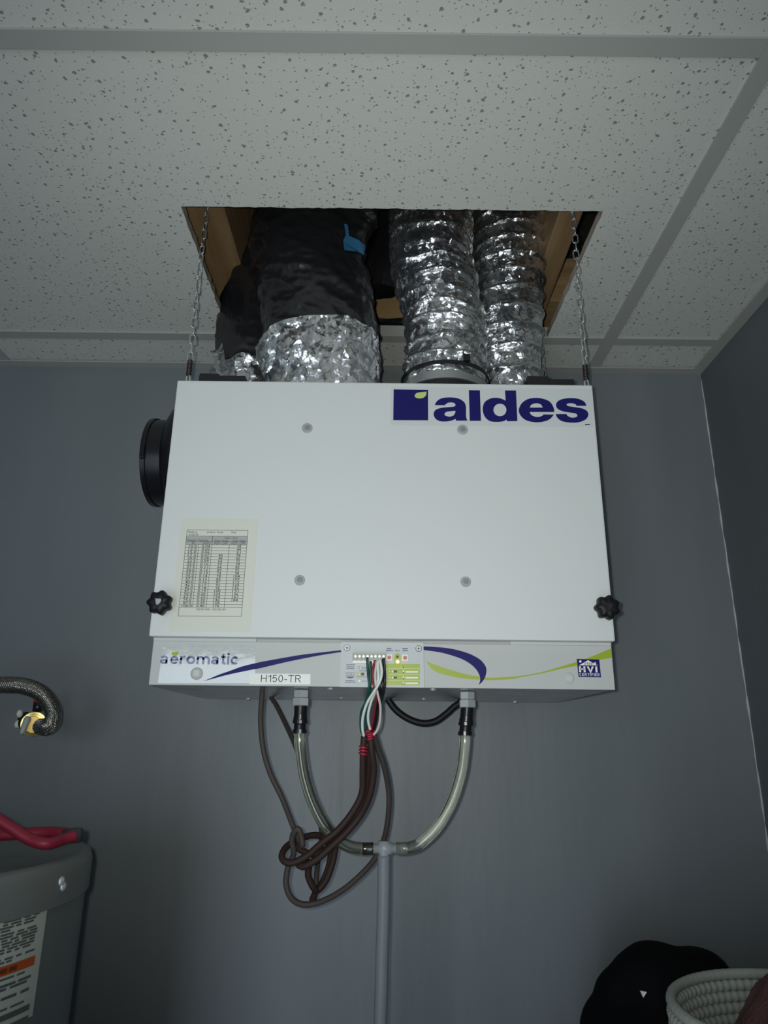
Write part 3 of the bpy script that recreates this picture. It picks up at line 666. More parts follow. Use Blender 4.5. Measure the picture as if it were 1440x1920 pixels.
# ================================================================== DUCTS
def duct_mesh(rows, n, disp, ysc=1.0, caps=False):
    """rows: list of (centre, radius) from bottom to top; disp(theta, s, i) radial offset"""
    bm = BM(); rings = []; s = 0; prev = None
    for i, (c, r) in enumerate(rows):
        if prev is not None: s += (c-prev).length
        prev = c; ring = []
        for k in range(n):
            t = 2*pi*k/n; rr = r+disp(t, s)
            ring.append(bm.verts.new(c+Vector((cos(t)*rr, sin(t)*rr*ysc, 0))))
        rings.append(ring)
    for A, Bq in zip(rings, rings[1:]):
        for k in range(n): bm.faces.new((A[k], A[(k+1) % n], Bq[(k+1) % n], Bq[k]))
    return bm
def spine(rows, Y, lo, hi, step, ysc=1):
    """rows of (py, xleft, xright) -> evenly spaced (centre, radius)"""
    P = []
    for py, xl, xr in rows:
        a = at(xl, py, Y); b_ = at(xr, py, Y); P.append(Vector((((a+b_)/2).x, ((a+b_)/2).z, (b_-a).length/2)))
    P.sort(key=lambda q: q[1])
    P = [Vector((P[0][0], lo, P[0][2]))]+P+[Vector((P[-1][0], hi, P[-1][2]))]
    C = crom(P, 20); out = []; z = lo
    n = int((hi-lo)/step); j = 0
    for k in range(n+1):
        z = lo+(hi-lo)*k/n
        while j < len(C)-2 and C[j+1][1] < z: j += 1
        t = (z-C[j][1])/max(1e-9, C[j+1][1]-C[j][1]); q = C[j].lerp(C[j+1], max(0, min(1, t)))
        out.append((Vector((q[0], Y, z)), q[2]))
    return out
def crumple(seed, amp, f):
    def fn(t, s):
        p = Vector((cos(t)*.08*f, sin(t)*.08*f, s*f))+Vector((seed, 0, 0))
        a = 1-abs(noise.noise(p)); b_ = 1-abs(noise.noise(p*2.3+Vector((5, 5, 5)))); return amp*(a*.6+b_*.4-.8)
    return fn
def helix(pitch, depth, amp, seed, tilt=1, wob=0, f=60):
    cr = crumple(seed, amp, f)
    def fn(t, s):
        ph = s/pitch+tilt*t/(2*pi)+wob*noise.noise(Vector((cos(t), sin(t), s*14+seed)))
        u = ph-math.floor(ph); d = min(u, 1-u)                # 0 at the wire
        sag = depth*(1-math.exp(-(d/.10)**2))
        return -sag+cr(t, s)*min(1, d/.12)
    return fn
UT = 2.152; HI = 2.80
# front silver duct (cable-tied to a black collar)
mid = [(690, 753, 912), (660, 757, 914), (625, 757, 913), (594, 753, 910), (562, 745, 900), (530, 735, 898), (498, 730, 889), (466, 729, 886), (418, 728, 888)]
Ym = 1.03
d1 = thing('foil_duct', 'silver flexible foil duct with black cable tie around its collar', 'duct', (.09, Ym, UT))
rows = spine(mid, Ym, 2.199, HI, .0022)
def ring_open(base, r0, r1, z0, z1, n=64):
    return lathe(BM(), (base[0], base[1], z0), (0, 0, 1), [(0, r0), (z1-z0-.003, r0), (z1-z0, r0*.985), (z1-z0, r1), (z1-z0-.002, r1)], n)
cb = at(832, 700, Ym)
obj('collar', ring_open((cb.x, Ym), .0655, .06, UT, 2.187), M_BLKM, d1, smooth=False, label='black plastic collar')
obj('foil_sleeve', duct_mesh(rows, 150, helix(.030, .0045, .0048, 3, 1, .42, 38)), M_FOIL, d1, smooth=True)
b = lathe(BM(), (cb.x, Ym, 2.1865), (0, 0, 1), [(0, .0655), (.0, .0690), (.014, .0690), (.014, .0655)], 64)
obj('metal_ring', b, mat('dull_foil_band', (.55, .57, .58), .35, .9), d1)
tz = at(832, 664, Ym-.07).z
def tie_ring(zc, tilt, r, hgt, th):
    bm = BM(); n = 72; V = []
    for k in range(n):
        t = 2*pi*k/n; zz = zc+tilt*cos(t); o = []
        for rr, dz in ((r, -hgt/2), (r+th, -hgt/2), (r+th, hgt/2), (r, hgt/2)): o.append(bm.verts.new((cb.x+.002+cos(t)*rr, Ym+sin(t)*rr, zz+dz)))
        V.append(o)
    for k in range(n):
        A, C2 = V[k], V[(k+1) % n]
        for j in range(4): bm.faces.new((A[j], A[(j+1) % 4], C2[(j+1) % 4], C2[j]))
    return bm
tie = obj('cable_tie', tie_ring(2.2125, -.0008, .0700, .0058, .0022), M_BLK, d1)
kx = at(874, 673, Ym-.064); obj('tie_head', box(BM(), kx.x-.0055, kx.x+.0055, kx.y-.006, kx.y+.004, kx.z-.006, kx.z+.006, .001), M_BLK, tie)
# rear silver duct
rear = [(700, 874, 1018), (625, 876, 1020), (560, 878, 1021), (500, 880, 1024), (420, 884, 1029)]
Yr = 1.113
d2 = thing('foil_duct', 'silver flexible foil duct standing upright beside the brown joist', 'duct', (.2, Yr, UT))
rows = spine(rear, Yr, UT+.004, HI, .0022)
def rear_disp():
    cr = crumple(9, .0046, 40)
    def fn(t, s):
        ph = (s**1.25*1.05)/.034 + .28*sin(t-2.6)*1.0
        u = ph-math.floor(ph); d = min(u, 1-u)
        return -.005*(1-math.exp(-(d/.09)**2))+cr(t, s)*min(1, d/.12)
    return fn
obj('foil_sleeve', duct_mesh(rows, 150, rear_disp()), M_FOIL, d2, smooth=True)
ck = rows[0][0]; obj('collar', lathe(BM(), (ck.x, Yr, UT), (0, 0, 1), [(0, .05), (.06, .05)], 40), M_BLKM, d2)
# front black insulated duct with foil band
Yi = 1.012
fr = [(715, 512, 708), (690, 505, 708), (650, 496, 706), (600, 487, 703), (560, 480, 699), (520, 473, 695), (490, 469, 691), (450, 468, 693), (420, 472, 702), (400, 476, 712)]
def jacket(seed, amp):
    def fn(t, s):
        p = Vector((cos(t)*.09, sin(t)*.09, s))
        a = noise.noise(Vector((p.x*18, p.y*18, p.z*12+seed))); q = 1-abs(noise.noise(Vector((p.x*22+p.z*14, p.y*22, p.z*30+seed*2))))
        r = 1-abs(noise.noise(Vector((p.x*46, p.y*46-p.z*30, p.z*55+seed))))
        return amp*(.7*a+.55*(q-.8)+.25*(r-.8))
    return fn
d3 = thing('insulated_duct', 'black plastic-jacketed insulated duct with wide crumpled foil band', 'duct', (-.09, Yi, UT))
rows = spine(fr, Yi, UT+.003, HI, .003)
rj = [q for q in rows if q[0].z > 2.282]
jk = obj('jacket', duct_mesh([(c, r) for c, r in rj], 130, jacket(4, .015), .58), M_JACKET, d3, smooth=True)
def foil_wave(seed, amp, f):
    cr = crumple(seed, amp, f)
    return lambda t, s: cr(t, s)+.003*noise.noise(Vector((cos(t)*3, sin(t)*3, s*25+seed)))
def foil_band(rows, n, disp, ysc, ztop, dr):
    bm = BM(); rings = []; s = 0; prev = None; N = len(rows)
    for i, (c, r) in enumerate(rows):
        if prev is not None: s += (c-prev).length
        prev = c; ring = []; f = i/(N-1)
        for k in range(n):
            t = 2*pi*k/n; rr = r+dr+disp(t, s)
            zz = rows[0][0].z+(ztop(t)-rows[0][0].z)*f
            ring.append(bm.verts.new(Vector((c.x+cos(t)*rr, c.y+sin(t)*rr*ysc, zz))))
        rings.append(ring)
    for A, Bq in zip(rings, rings[1:]):
        for k in range(n): bm.faces.new((A[k], A[(k+1) % n], Bq[(k+1) % n], Bq[k]))
    return bm
rf = [q for q in rows if q[0].z < 2.31]
zf = at(600, 583, Yi-.062).z
obj('foil_band', foil_band(rf, 170, foil_wave(2, .0085, 36), .58, lambda t: zf-.004+.012*noise.noise(Vector((cos(t)*2, sin(t)*2, 3)))-(.03*max(0, -cos(t))**2), .005), M_FOILT, d3, smooth=True, label='crumpled aluminium foil band')
def patch(rows, seed, amp, ysc, loop, off):
    """film patch lying on the jacket: loop of (theta, z)"""
    fn = jacket(seed, amp); zs0 = rows[0][0].z
    bm = BM()
    def pos(v):
        t, z = v.x, v.y; i = min(range(len(rows)), key=lambda k: abs(rows[k][0].z-z)); c, r = rows[i]
        rr = r+fn(t, z-zs0)+off; return Vector((c.x+cos(t)*rr, c.y+sin(t)*rr*ysc-off, z))
    bm.faces.new([bm.verts.new(pos(Vector((q[0], q[1], 0)))) for q in loop]); bmesh.ops.triangulate(bm, faces=bm.faces[:]); return bm
def on_duct(px, py):      # (theta, z) of the front jacket under a measured point
    best = None
    for k in range(0, 181, 2):
        t = radians(180+k)
        for c, r in rj[::2]:
            p = Vector((c.x+cos(t)*r, c.y+sin(t)*r*.58, c.z)); d = (p-CAM); e = (d.normalized()-ray(px, py).normalized()).length
            if best is None or e < best[0]: best = (e, t, c.z)
    return best[1], best[2]
lp = [on_duct(*q) for q in ((643, 421), (650, 424), (656, 444), (672, 456), (685, 464), (684, 482), (668, 476), (648, 470), (645, 455), (649, 444))]
obj('blue_film', patch(rj, 4, .015, .58, lp, .004), M_BLUE, jk)
# rear black duct
Yq = 1.140
re_ = [(700, 404, 545), (680, 403, 545), (650, 402, 548), (605, 405, 550), (575, 412, 560), (545, 421, 570), (515, 436, 580), (487, 452, 590), (470, 464, 600), (430, 474, 610)]
d4 = thing('insulated_duct', 'black plastic-jacketed insulated duct with torn foil at its foot', 'duct', (-.2, Yq, UT))
rows = spine(re_, Yq, UT+.003, HI, .003)
obj('jacket', duct_mesh([q for q in rows if q[0].z > 2.30], 110, jacket(11, .010), .5), M_JACKET, d4, smooth=True)
rf = [q for q in rows if q[0].z < 2.36]
zf2 = at(470, 657, Yq-.05).z
obj('foil_band', foil_band(rf, 150, foil_wave(8, .008, 40), .54, lambda t: zf2+.010*noise.noise(Vector((cos(t)*3, sin(t)*3, 8)))-.018*max(0, -cos(t)), .004), M_FOILT, d4, smooth=True, label='torn crumpled foil wrap')
fp = [(416, 642), (410, 655), (394, 658), (402, 668), (400, 690), (414, 697), (424, 690), (420, 660)]
b = BM(); vsf = fill2d([[Vector((x, y, 0)) for x, y in fp]])
put(b, vsf, lambda v: at(v.x, v.y, Yq-.035+.008*noise.noise(Vector((v.x*.06, v.y*.06, 0))))); bmesh.ops.solidify(b, geom=b.faces[:], thickness=.0006)
obj('foil_flap', b, M_FOILT, d4)
# dark third duct rising behind between the black and silver ducts
d5 = thing('insulated_duct', 'dark insulated duct bend squeezed between the black and silver ducts', 'duct', (.01, 1.2, 2.47))
b = duct_mesh([(Vector((-.01+.035*sin(k/24*2), 1.16+.02*k/24, 2.478+.30*k/24)), .052-.02*max(0, 1-k/5)**2) for k in range(25)], 60, jacket(21, .008), .7)
obj('jacket', b, M_JACKET, d5, smooth=True)

# ================================================================== CHAINS
def link_mesh():
    bm = BM(); L_, W_, r = .0085, .0042, .00115; pts = []
    for k in range(20):
        t = 2*pi*k/20; x = W_*cos(t); z = (L_-W_)*(1 if sin(t) >= 0 else -1)+W_*sin(t); pts.append((x, 0, z))
    tube(bm, pts, r, 7, closed=True)
    me = bpy.data.meshes.new('chain_link'); bmesh.ops.recalc_face_normals(bm, faces=bm.faces); bm.to_mesh(me); bm.free()
    me.materials.append(M_CHAIN)
    for p in me.polygons: p.use_smooth = True
    return me
LINK = link_mesh()
def chain(label, foot, z0, top, spring=True, seed=0):
    root = thing('hanging_chain', label, 'chain', foot)
    rnd = random.Random(seed); a = Vector((foot[0], foot[1], z0)); n = int((Vector(top)-a).length/.0146)
    for k in range(n):
        p = a.lerp(Vector(top), k/n)
        o = bpy.data.objects.new('chain_link', LINK); COL.objects.link(o); o.parent = root
        o.location = p-Vector(foot)+Vector((rnd.uniform(-.0006, .0006), rnd.uniform(-.0006, .0006), 0)); o.rotation_euler = (rnd.uniform(-.06, .06), rnd.uniform(-.06, .06), (k % 2)*pi/2+.5+rnd.uniform(-.25, .25)+k*.05)
    if spring:
        c = Vector((foot[0], foot[1], 0)); zt = z0-.006; zb_ = zt-.026
        pts = [(c.x+.0032*cos(t), c.y+.0032*sin(t), zb_+(zt-zb_)*t/(2*pi*11)) for t in [2*pi*k/10 for k in range(111)]]
        obj('spring', tube(BM(), pts, .00095, 6), M_SPRING, root, smooth=True)
        pts = [(c.x+.0028*cos(t), c.y, zb_-.005+.006*sin(t)) for t in [radians(-230+20*k) for k in range(16)]]
        obj('hook', tube(BM(), pts, .0011, 7), M_STEEL, root, smooth=True)
    return root
cl = at(354, 700, .957); cr_ = at(1098, 700, .957)
chain('zinc chain with spring beside the black insulated ducts', (cl.x, .957, 2.152), 2.214, (at(386, 402, .957).x, .957, 2.56), True, 1)
chain('zinc chain with spring beside the silver ducts and logo corner', (cr_.x, .957, 2.152), 2.214, (at(1076, 405, .957).x, .957, 2.56), True, 2)
ch3 = at(1017, 660, 1.195)
chain('zinc chain half hidden behind the upright silver duct', (ch3.x, 1.195, 2.152), 2.165, (ch3.x, 1.195, 2.62), False, 3)

# ================================================================== DRAIN HOSES
def hose(bm, pts, ro, ri, n=20):
    P = crom(pts, 10); tube(bm, P, ro, n, caps=False); 
    if ri: tube(bm, P, ri, n, caps=False)
    return bm
dr = thing('drain_hose', 'clear vinyl drain hose pair joined by a tee under the unit', 'hose', tuple(at(720, 1592, 1.03)))
HYD = 1.0
tee_c = at(720, 1591, 1.03)
nl, nr = Vector((-.1085, 1.0, BZ-.022)), Vector((.1182, 1.0, BZ-.022))
for c, sg, px in ((nl, -1, 562), (nr, 1, 872)):
    e = at(px, 1372 if sg < 0 else 1376, 1.005)
    bm = tube(BM(), crom([c+Vector((0, 0, .001)), c.lerp(e, .45), c.lerp(e, .6), e], 6), [.0088]*6+[.0095]*7+[.0082]*6, 20)
    ad_ = obj('hose_adapter', bm, M_BLK, dr, smooth=True, label='black plastic hose barb')
    md = ad_.modifiers.new('es', 'EDGE_SPLIT'); md.split_angle = radians(40)
    m_ = c.lerp(e, .62); obj('adapter_ring', tube(BM(), [m_+Vector((0, 0, .002)), m_-Vector((0, 0, .002))], .0102, 20), M_BLK, ad_)
    obj('adapter_ring', tube(BM(), [e+Vector((0, 0, .003)), e-Vector((0, 0, .002))], .0096, 20), M_BLK, ad_)
lpts = [(562, 1368, 1.005), (563, 1400, 1.005), (571, 1455, 1.01), (588, 1508, 1.015), (615, 1556, 1.02), (648, 1584, 1.025), (676, 1591, 1.03), (700, 1591, 1.03)]
rpts = [(872, 1372, 1.005), (871, 1400, 1.005), (864, 1450, 1.01), (846, 1505, 1.015), (818, 1552, 1.02), (786, 1582, 1.025), (764, 1590, 1.03), (742, 1591, 1.03)]
obj('clear_hose', hose(BM(), [at(*q) for q in lpts], .0078, .0056), M_CLEAR, dr, smooth=True, keepnormals=False)
obj('clear_hose', hose(BM(), [at(*q) for q in rpts], .0078, .0056), M_CLEAR, dr, smooth=True)
b = BM(); tl, tr_ = at(693, 1591, 1.03), at(750, 1591, 1.03)
tube(b, [tl, tl.lerp(tr_, .3), tl.lerp(tr_, .32), tl.lerp(tr_, .7), tl.lerp(tr_, .72), tr_], [.0058, .0062, .008, .008, .0062, .0058], 18)
lo = at(720, 1625, 1.03); tube(b, [tee_c+Vector((0, 0, .009)), tee_c, tee_c.lerp(lo, .55), lo], [.008, .008, .0068, .0062], 18)
obj('tee_fitting', b, M_MILKY, dr, smooth=True)
for q0, q1 in ((680, 700), (742, 765)): obj('hose_end', tube(BM(), [at(q0, 1591, 1.03), at(q1, 1591, 1.03)], .0072, 18), M_MILKY if q0 > 700 else mat('wet_hose_end', (.06, .05, .04), .2), dr, smooth=True)
b = BM(); pt = [at(720, 1604, 1.03), at(719, 1700, 1.03), at(716, 1800, 1.03), at(713, 1920, 1.03)]; pe = pt[-1]
tube(b, crom(pt+[Vector((pe.x-.01, 1.05, 1.0)), Vector((pe.x-.012, 1.06, .5)), Vector((pe.x-.012, 1.06, .004))], 8), .0085, 18)
obj('down_tube', b, M_GREYPIPE, dr, smooth=True, label='grey translucent tube')

# ================================================================== CABLES AND WIRES
def cable(name, label, pts, r, m, group=None):
    root = thing(name, label, 'cable', tuple(pts[-1]), group)
    obj('sheath', tube(BM(), crom(pts, 10), r, 10), m, root, smooth=True)
    return root
def wire(parent, name, pts, m, r=.00165): return obj(name, tube(BM(), crom(pts, 8), r, 8), m, parent, smooth=True)
def winds(parent, px, py, Y, n, rad, h, tilt=0):
    c = at(px, py, Y); pts = []
    for k in range(n*12+1):
        t = 2*pi*k/12; pts.append((c.x+rad*cos(t), c.y+rad*sin(t), c.z+h/2-h*k/(n*12)+tilt*cos(t)))
    return obj('red_tie', tube(BM(), pts, .0011, 6), M_TIE, parent, smooth=True, label='red wire twisted round the cable')
def YY(y): return .962+.10*min(1, max(0, (y-340)/700))
k1 = cable('control_cable', 'brown cable with three red winds hanging from the wire bunch', [z8(x, y, Yv) for x, y, Yv in ((668, 362, .962), (662, 450, .966), (660, 560, .975), (655, 680, .985), (605, 785, .99), (520, 890, .992), (430, 962, .99), (345, 1035, .985), (265, 1073, .985), (215, 1060, .988), (208, 1020, .995), (245, 972, 1.01), (330, 930, 1.03), (400, 918, 1.04), (450, 940, 1.05), (480, 1000, 1.055), (470, 1090, 1.06), (430, 1190, 1.06), (395, 1240, 1.065), (375, 1285, 1.07))], .0043, M_BROWN)
k2 = cable('control_cable', 'dark brown cable sweeping down to the coil behind the clear hose', [z8(x, y, Yv) for x, y, Yv in ((700, 345, .966), (712, 450, .97), (722, 560, .98), (700, 690, .99), (650, 800, 1.0), (570, 900, 1.0), (480, 985, 1.0), (400, 1055, .998), (330, 1092, 1.0), (300, 1078, 1.006), (330, 1045, 1.02), (355, 1090, 1.035), (355, 1150, 1.04), (385, 1215, 1.045), (410, 1225, 1.05), (455, 1170, 1.05), (490, 1075, 1.048), (505, 1000, 1.045), (520, 930, 1.04))], .0045, M_BROWN)
k3 = cable('control_cable', 'grey brown cable making the wide lowest loop behind the tee', [z8(x, y, Yv) for x, y, Yv in ((722, 350, .972), (745, 430, .985), (780, 530, 1.0), (804, 650, 1.02), (808, 740, 1.03), (800, 840, 1.045), (780, 940, 1.056), (735, 1040, 1.05), (660, 1130, 1.04), (550, 1225, 1.03), (430, 1290, 1.02), (330, 1308, 1.015), (262, 1275, 1.012), (230, 1195, 1.012), (240, 1100, 1.012), (272, 1020, 1.01), (262, 950, 1.006), (278, 895, 1.0), (300, 885, .998), (315, 925, 1.0), (322, 975, 1.002), (300, 940, 1.012), (262, 850, 1.02), (205, 705, 1.03), (140, 570, 1.03), (100, 430, 1.03), (86, 270, 1.03), (94, 130, 1.035), (97, 84, 1.04))], .0038, M_BROWN2)
p_ = atz(508, 1308, BZ); p_.y = 1.2
k4 = cable('control_cable', 'thin grey brown cable passing down behind the clear hose', [Vector((p_.x, 1.2, BZ+.0005))]+[z8(x, y, Yv) for x, y, Yv in ((175, 190, 1.18), (225, 290, 1.14), (275, 400, 1.10), (300, 480, 1.085), (345, 660, 1.075), (400, 790, 1.07), (425, 870, 1.07), (430, 940, 1.072), (412, 1040, 1.075), (402, 1130, 1.078), (396, 1230, 1.078), (385, 1285, 1.08))], .0036, M_BROWN2)
k5 = cable('control_cable', 'second dark brown cable lying inside the sweeping bunch', [z8(x, y, Yv) for x, y, Yv in ((690, 350, .985), (695, 470, .99), (690, 580, 1.0), (672, 690, 1.008), (625, 800, 1.012), (545, 910, 1.015), (450, 1000, 1.012), (380, 1025, 1.01), (320, 1005, 1.012), (278, 965, 1.018), (268, 920, 1.022), (290, 890, 1.024))], .0043, M_BROWN)
winds(k1, 681, 1406, .966, 3, .0052, .012); winds(k2, 693, 1380, .968, 3, .0058, .009, .002); winds(k2, 690, 1368, .968, 2, .004, .005, .001)
W6 = lambda l, m0=.935, m1=.966: [z6(x, y, m0+(m1-m0)*max(0, (y-600)/500)) if y > 600 else z6(x, y, m0) for x, y in l]
wire(k1, 'green_wire', W6([(490, 290), (498, 450), (510, 600), (480, 740), (432, 850), (422, 960), (430, 1060), (455, 1112)]), M_WGREEN)
wire(k2, 'green_wire', W6([(525, 330), (522, 560), (507, 700), (487, 850), (485, 1000), (495, 1060)], .936, .968), M_WGREEN)
wire(k2, 'red_wire', W6([(580, 300), (548, 420), (543, 520), (566, 600), (592, 680), (575, 800), (550, 950), (530, 1050)], .938, .972), M_WRED)
wire(k5, 'pink_wire', W6([(590, 330), (575, 450), (577, 560), (602, 680), (627, 800), (622, 950), (592, 1050), (545, 1105)], .935, .966), M_WPINK, .0017)
wire(k1, 'white_wire', W6([(625, 330), (642, 440), (622, 540), (560, 650), (492, 760), (447, 900), (440, 1020), (455, 1112)], .930, .962), M_WWHITE, .0019)
wire(k2, 'white_wire', W6([(600, 335), (603, 420), (606, 500), (583, 620), (532, 750), (502, 870), (502, 960), (522, 1040)], .933, .966), M_WWHITE, .0018)
wire(k5, 'black_wire', W6([(662, 300), (672, 420), (674, 560), (652, 690), (612, 800), (565, 950), (535, 1060)], .935, .975), M_BLK)
wire(k2, 'black_wire', W6([(648, 310), (640, 500), (622, 600), (602, 720), (572, 850), (548, 980), (530, 1060)], .937, .974), M_BLK)
wire(k3, 'black_wire', W6([(657, 310), (665, 480), (655, 600), (612, 720), (600, 850), (575, 980), (556, 1070)], .938, .978), M_BLK)
# black power cord under the unit
pl, pr_ = atz(727, 1309, BZ), atz(869, 1314, BZ)
cord = [Vector((pl.x, 1.2, BZ+.0005))]+[z6(x, y, 1.2) for x, y in ((765, 812), (850, 888), (960, 948), (1080, 976), (1200, 955), (1310, 880), (1400, 800))]+[Vector((pr_.x, 1.2, BZ+.0005))]
tag(obj('power_cord', tube(BM(), crom(cord, 10), .0055, 12), M_KNOB, smooth=True), 'short black power cord looped under the unit', 'cord')

# ================================================================== WATER HEATER
HX, HYc, HR, HZ = -.547, .82, .2285, 1.54
wh = thing('water_heater', 'grey cylindrical water heater with white instruction label', 'water heater', (HX, HYc, 0))
obj('tank', lathe(BM(), (HX, HYc, 0), (0, 0, 1), [(0, HR-.01), (.02, HR), (HZ-.03, HR), (HZ-.02, HR-.002)], 96), M_TANK, wh, smooth=True).modifiers.new('es', 'EDGE_SPLIT').split_angle = radians(35)
b = lathe(BM(), (HX, HYc, HZ-.040), (0, 0, 1), [(0, HR+.0005), (0, HR+.0035), (.028, HR+.0035), (.036, HR+.001), (.040, HR-.006), (.039, HR-.012), (.034, HR-.02), (.033, .05), (.033, .01)], 96)
lid = obj('lid', b, M_LID, wh, smooth=True); lid.modifiers.new('es', 'EDGE_SPLIT').split_angle = radians(50)
def cyl_hit(px, py, R=HR):
    d = ray(px, py); ox, oy = CAM.x-HX, CAM.y-HYc
    a = d.x**2+d.y**2; bq = ox*d.x+oy*d.y; cq = ox*ox+oy*oy-R*R; t = (-bq-sqrt(max(0, bq*bq-a*cq)))/a
    p = CAM+d*t; return atan2(p.y-HYc, p.x-HX), p.z
for px, py in ((114, 1652), (117, 1662)):
    t, z = cyl_hit(px, py, HR+.003); p = Vector((HX+(HR+.003)*cos(t), HYc+(HR+.003)*sin(t), z))
    obj('screw', lathe(BM(), p, (cos(t), sin(t), 0), [(0, .0045), (.002, .004), (.0035, .0015)], 12), M_STEEL, lid)
def cyl_patch(bm, t0, t1, z0, z1, R, n=24):
    lo_ = [bm.verts.new((HX+R*cos(t0+(t1-t0)*k/n), HYc+R*sin(t0+(t1-t0)*k/n), z0)) for k in range(n+1)]
    hi_ = [bm.verts.new((v.co.x, v.co.y, z1)) for v in lo_]
    for k in range(n): bm.faces.new((lo_[k], lo_[k+1], hi_[k+1], hi_[k]))
tr0, zt0 = cyl_hit(88, 1684); tr1, zb0 = cyl_hit(62, 1903); TR = (tr0+tr1)/2; TLf = TR-1.25
b = BM(); cyl_patch(b, TLf, TR, zb0, zt0, HR+.0008, 48); lab = obj('instruction_label', b, M_TLABEL, wh, smooth=True, label='white instruction label with orange band')
b = BM(); cyl_patch(b, TLf+.03, TR-.03, zt0-(zt0-zb0)*.03, zt0-(zt0-zb0)*.015, HR+.0011); 
rnd = random.Random(5)
def lrow(t, end, bold=1):
    z = zt0-(zt0-zb0)*t; h = .0017*bold; x = TR-.05-end; 
    while x > TLf+.06:
        wd = rnd.uniform(.02, .09); cyl_patch(b, max(x-wd, TLf+.05), x, z-h/2, z+h/2, HR+.0011, 4); x -= wd+rnd.uniform(.008, .02)
for t, e, bo in ((.06, .03, 1.5), (.085, 0, 1), (.11, 0, 1), (.135, .02, 1), (.16, .03, 1), (.185, .15, 1), (.215, .01, 1), (.24, 0, 1), (.265, 0, 1), (.29, .01, 1), (.315, .01, 1), (.34, .01, 1), (.365, .03, 1), (.39, .2, 1), (.42, .0, 1), (.445, .12, 1), (.585, .04, 1), (.61, .18, 1), (.64, .0, 1.3), (.67, .02, 1.2), (.745, .0, 1.4), (.835, .02, 1), (.86, .2, 1.3)): lrow(t, e, bo)
for t in (.89, .915, .985): cyl_patch(b, TLf+.03, TR-.03, zt0-(zt0-zb0)*t-.0012, zt0-(zt0-zb0)*t+.0012, HR+.0011)
obj('label_print', b, mat('faded_ink', (.10, .11, .10), .6), lab, smooth=True)
b = BM(); cyl_patch(b, TLf+.02, TR-.04, zt0-(zt0-zb0)*.555, zt0-(zt0-zb0)*.475, HR+.0012); ob = obj('orange_band', b, M_TORANGE, lab, smooth=True)
b = BM(); x = TR-.14
while x > TLf+.1: wd = rnd.uniform(.02, .04); cyl_patch(b, x-wd, x, zt0-(zt0-zb0)*.535, zt0-(zt0-zb0)*.497, HR+.0015, 4); x -= wd+.012
obj('band_print', b, mat('dark_orange_ink', (.16, .03, .01), .6), ob, smooth=True)
# red cable lying on the heater lid
rc = thing('red_cable', 'red cable doubled over on the lid of the water heater', 'cable', (HX+.12, HYc, HZ))
def flat(bm, pts, r, sq=.6, n=10): tube(bm, pts, r, n); return bm
obj('cable_strand', tube(BM(), crom([at(-70, 1500, .80), at(-20, 1526, .80), at(20, 1551, .80), at(55, 1573, .80), at(88, 1582, .80), at(118, 1574, .82), at(140, 1567, .83)], 8), .0058, 10), M_REDC, rc, smooth=True)
obj('cable_strand', tube(BM(), crom([at(-70, 1560, .86), at(0, 1566, .86), at(50, 1562, .86), at(90, 1560, .86), at(120, 1562, .855), at(142, 1566, .85)], 8), .0058, 10), M_REDC, rc, smooth=True)
obj('taped_end', tube(BM(), [at(119, 1569, .84), at(140, 1566, .84), at(152, 1566, .84)], [.0075, .008, .0075], 10), M_DGREY, rc, smooth=True)

# ================================================================== BRAIDED HOSE AND VALVE
VY = 1.215
fc = at(72, 1357, VY)
bh = thing('braided_hose', 'braided steel water hose with brass nut curving off the grey wall', 'hose', tuple(fc))
pth = crom([at(-160, 1330, 1.10), at(-90, 1300, 1.12), at(-30, 1287, 1.13), at(20, 1284, 1.135), at(55, 1289, 1.135), at(82, 1304, 1.135), at(98, 1328, 1.14), at(100, 1346, 1.15), at(95, 1359, 1.162), at(86, 1364, 1.18), at(76, 1362, 1.198)], 9)
obj('hose_core', tube(BM(), pth, .0112, 16), M_RUBHOSE, bh, smooth=True)
def braid(pts, R, strands, turns, sgn):
    bm = BM(); N = len(pts); u, v = frame_of((pts[1]-pts[0])); fr_ = []
    for i in range(N):
        t = (pts[min(i+1, N-1)]-pts[max(i-1, 0)]).normalized(); u = (u-t*u.dot(t)).normalized(); fr_.append((u, t.cross(u)))
    for s in range(strands):
        q = []
        for i in range(N):
            a = sgn*turns*2*pi*i/N+2*pi*s/strands; uu, vv = fr_[i]; rr = R+.0005*sin(i*pi+s)
            q.append(pts[i]+(uu*cos(a)+vv*sin(a))*rr)
        tube(bm, q, .0007, 4, caps=False)
    return bm
fine = crom(pth, 3)
obj('steel_braid', braid(fine, .0117, 14, 8, 1), M_BRAID, bh, smooth=True)
obj('steel_braid', braid(fine, .0119, 14, 8, -1), M_BRAID, bh, smooth=True)
obj('brass_nut', lathe(BM(), at(64, 1357, 1.214), (.35, -.93, -.1), [(0, .015), (.002, .0192), (.010, .0192), (.0105, .0160), (.016, .0160), (.0165, .0130), (.018, .0125)], 36), M_BRASS, bh, smooth=True).modifiers.new('es', 'EDGE_SPLIT').split_angle = radians(35)
sv = thing('shutoff_valve', 'small brass wall valve with grey lever and red-topped stem behind the hose', 'valve', (fc.x, YB-.003, fc.z))
vc = fc+Vector((-.034, .035, .002))
obj('valve_body', lathe(BM(), Vector((vc.x, YB-.001, vc.z)), (0, -1, 0), [(0, .014), (.003, .013), (.004, .009), (.03, .009), (.034, .0135), (.06, .0135), (.062, .011), (.080, .011)], 30), M_BRASS, sv, smooth=True)
ex = at(38, 1342, VY+.03)
obj('escutcheon', lathe(BM(), ex+Vector((0, .022, -.006)), (0, -1, .1), [(0, .0125), (.003, .0130), (.006, .011), (.008, .008)], 30), M_BLK, sv, smooth=True)
b = BM(); la, lb_ = at(53, 1344, VY-.026), at(40, 1377, VY-.034)
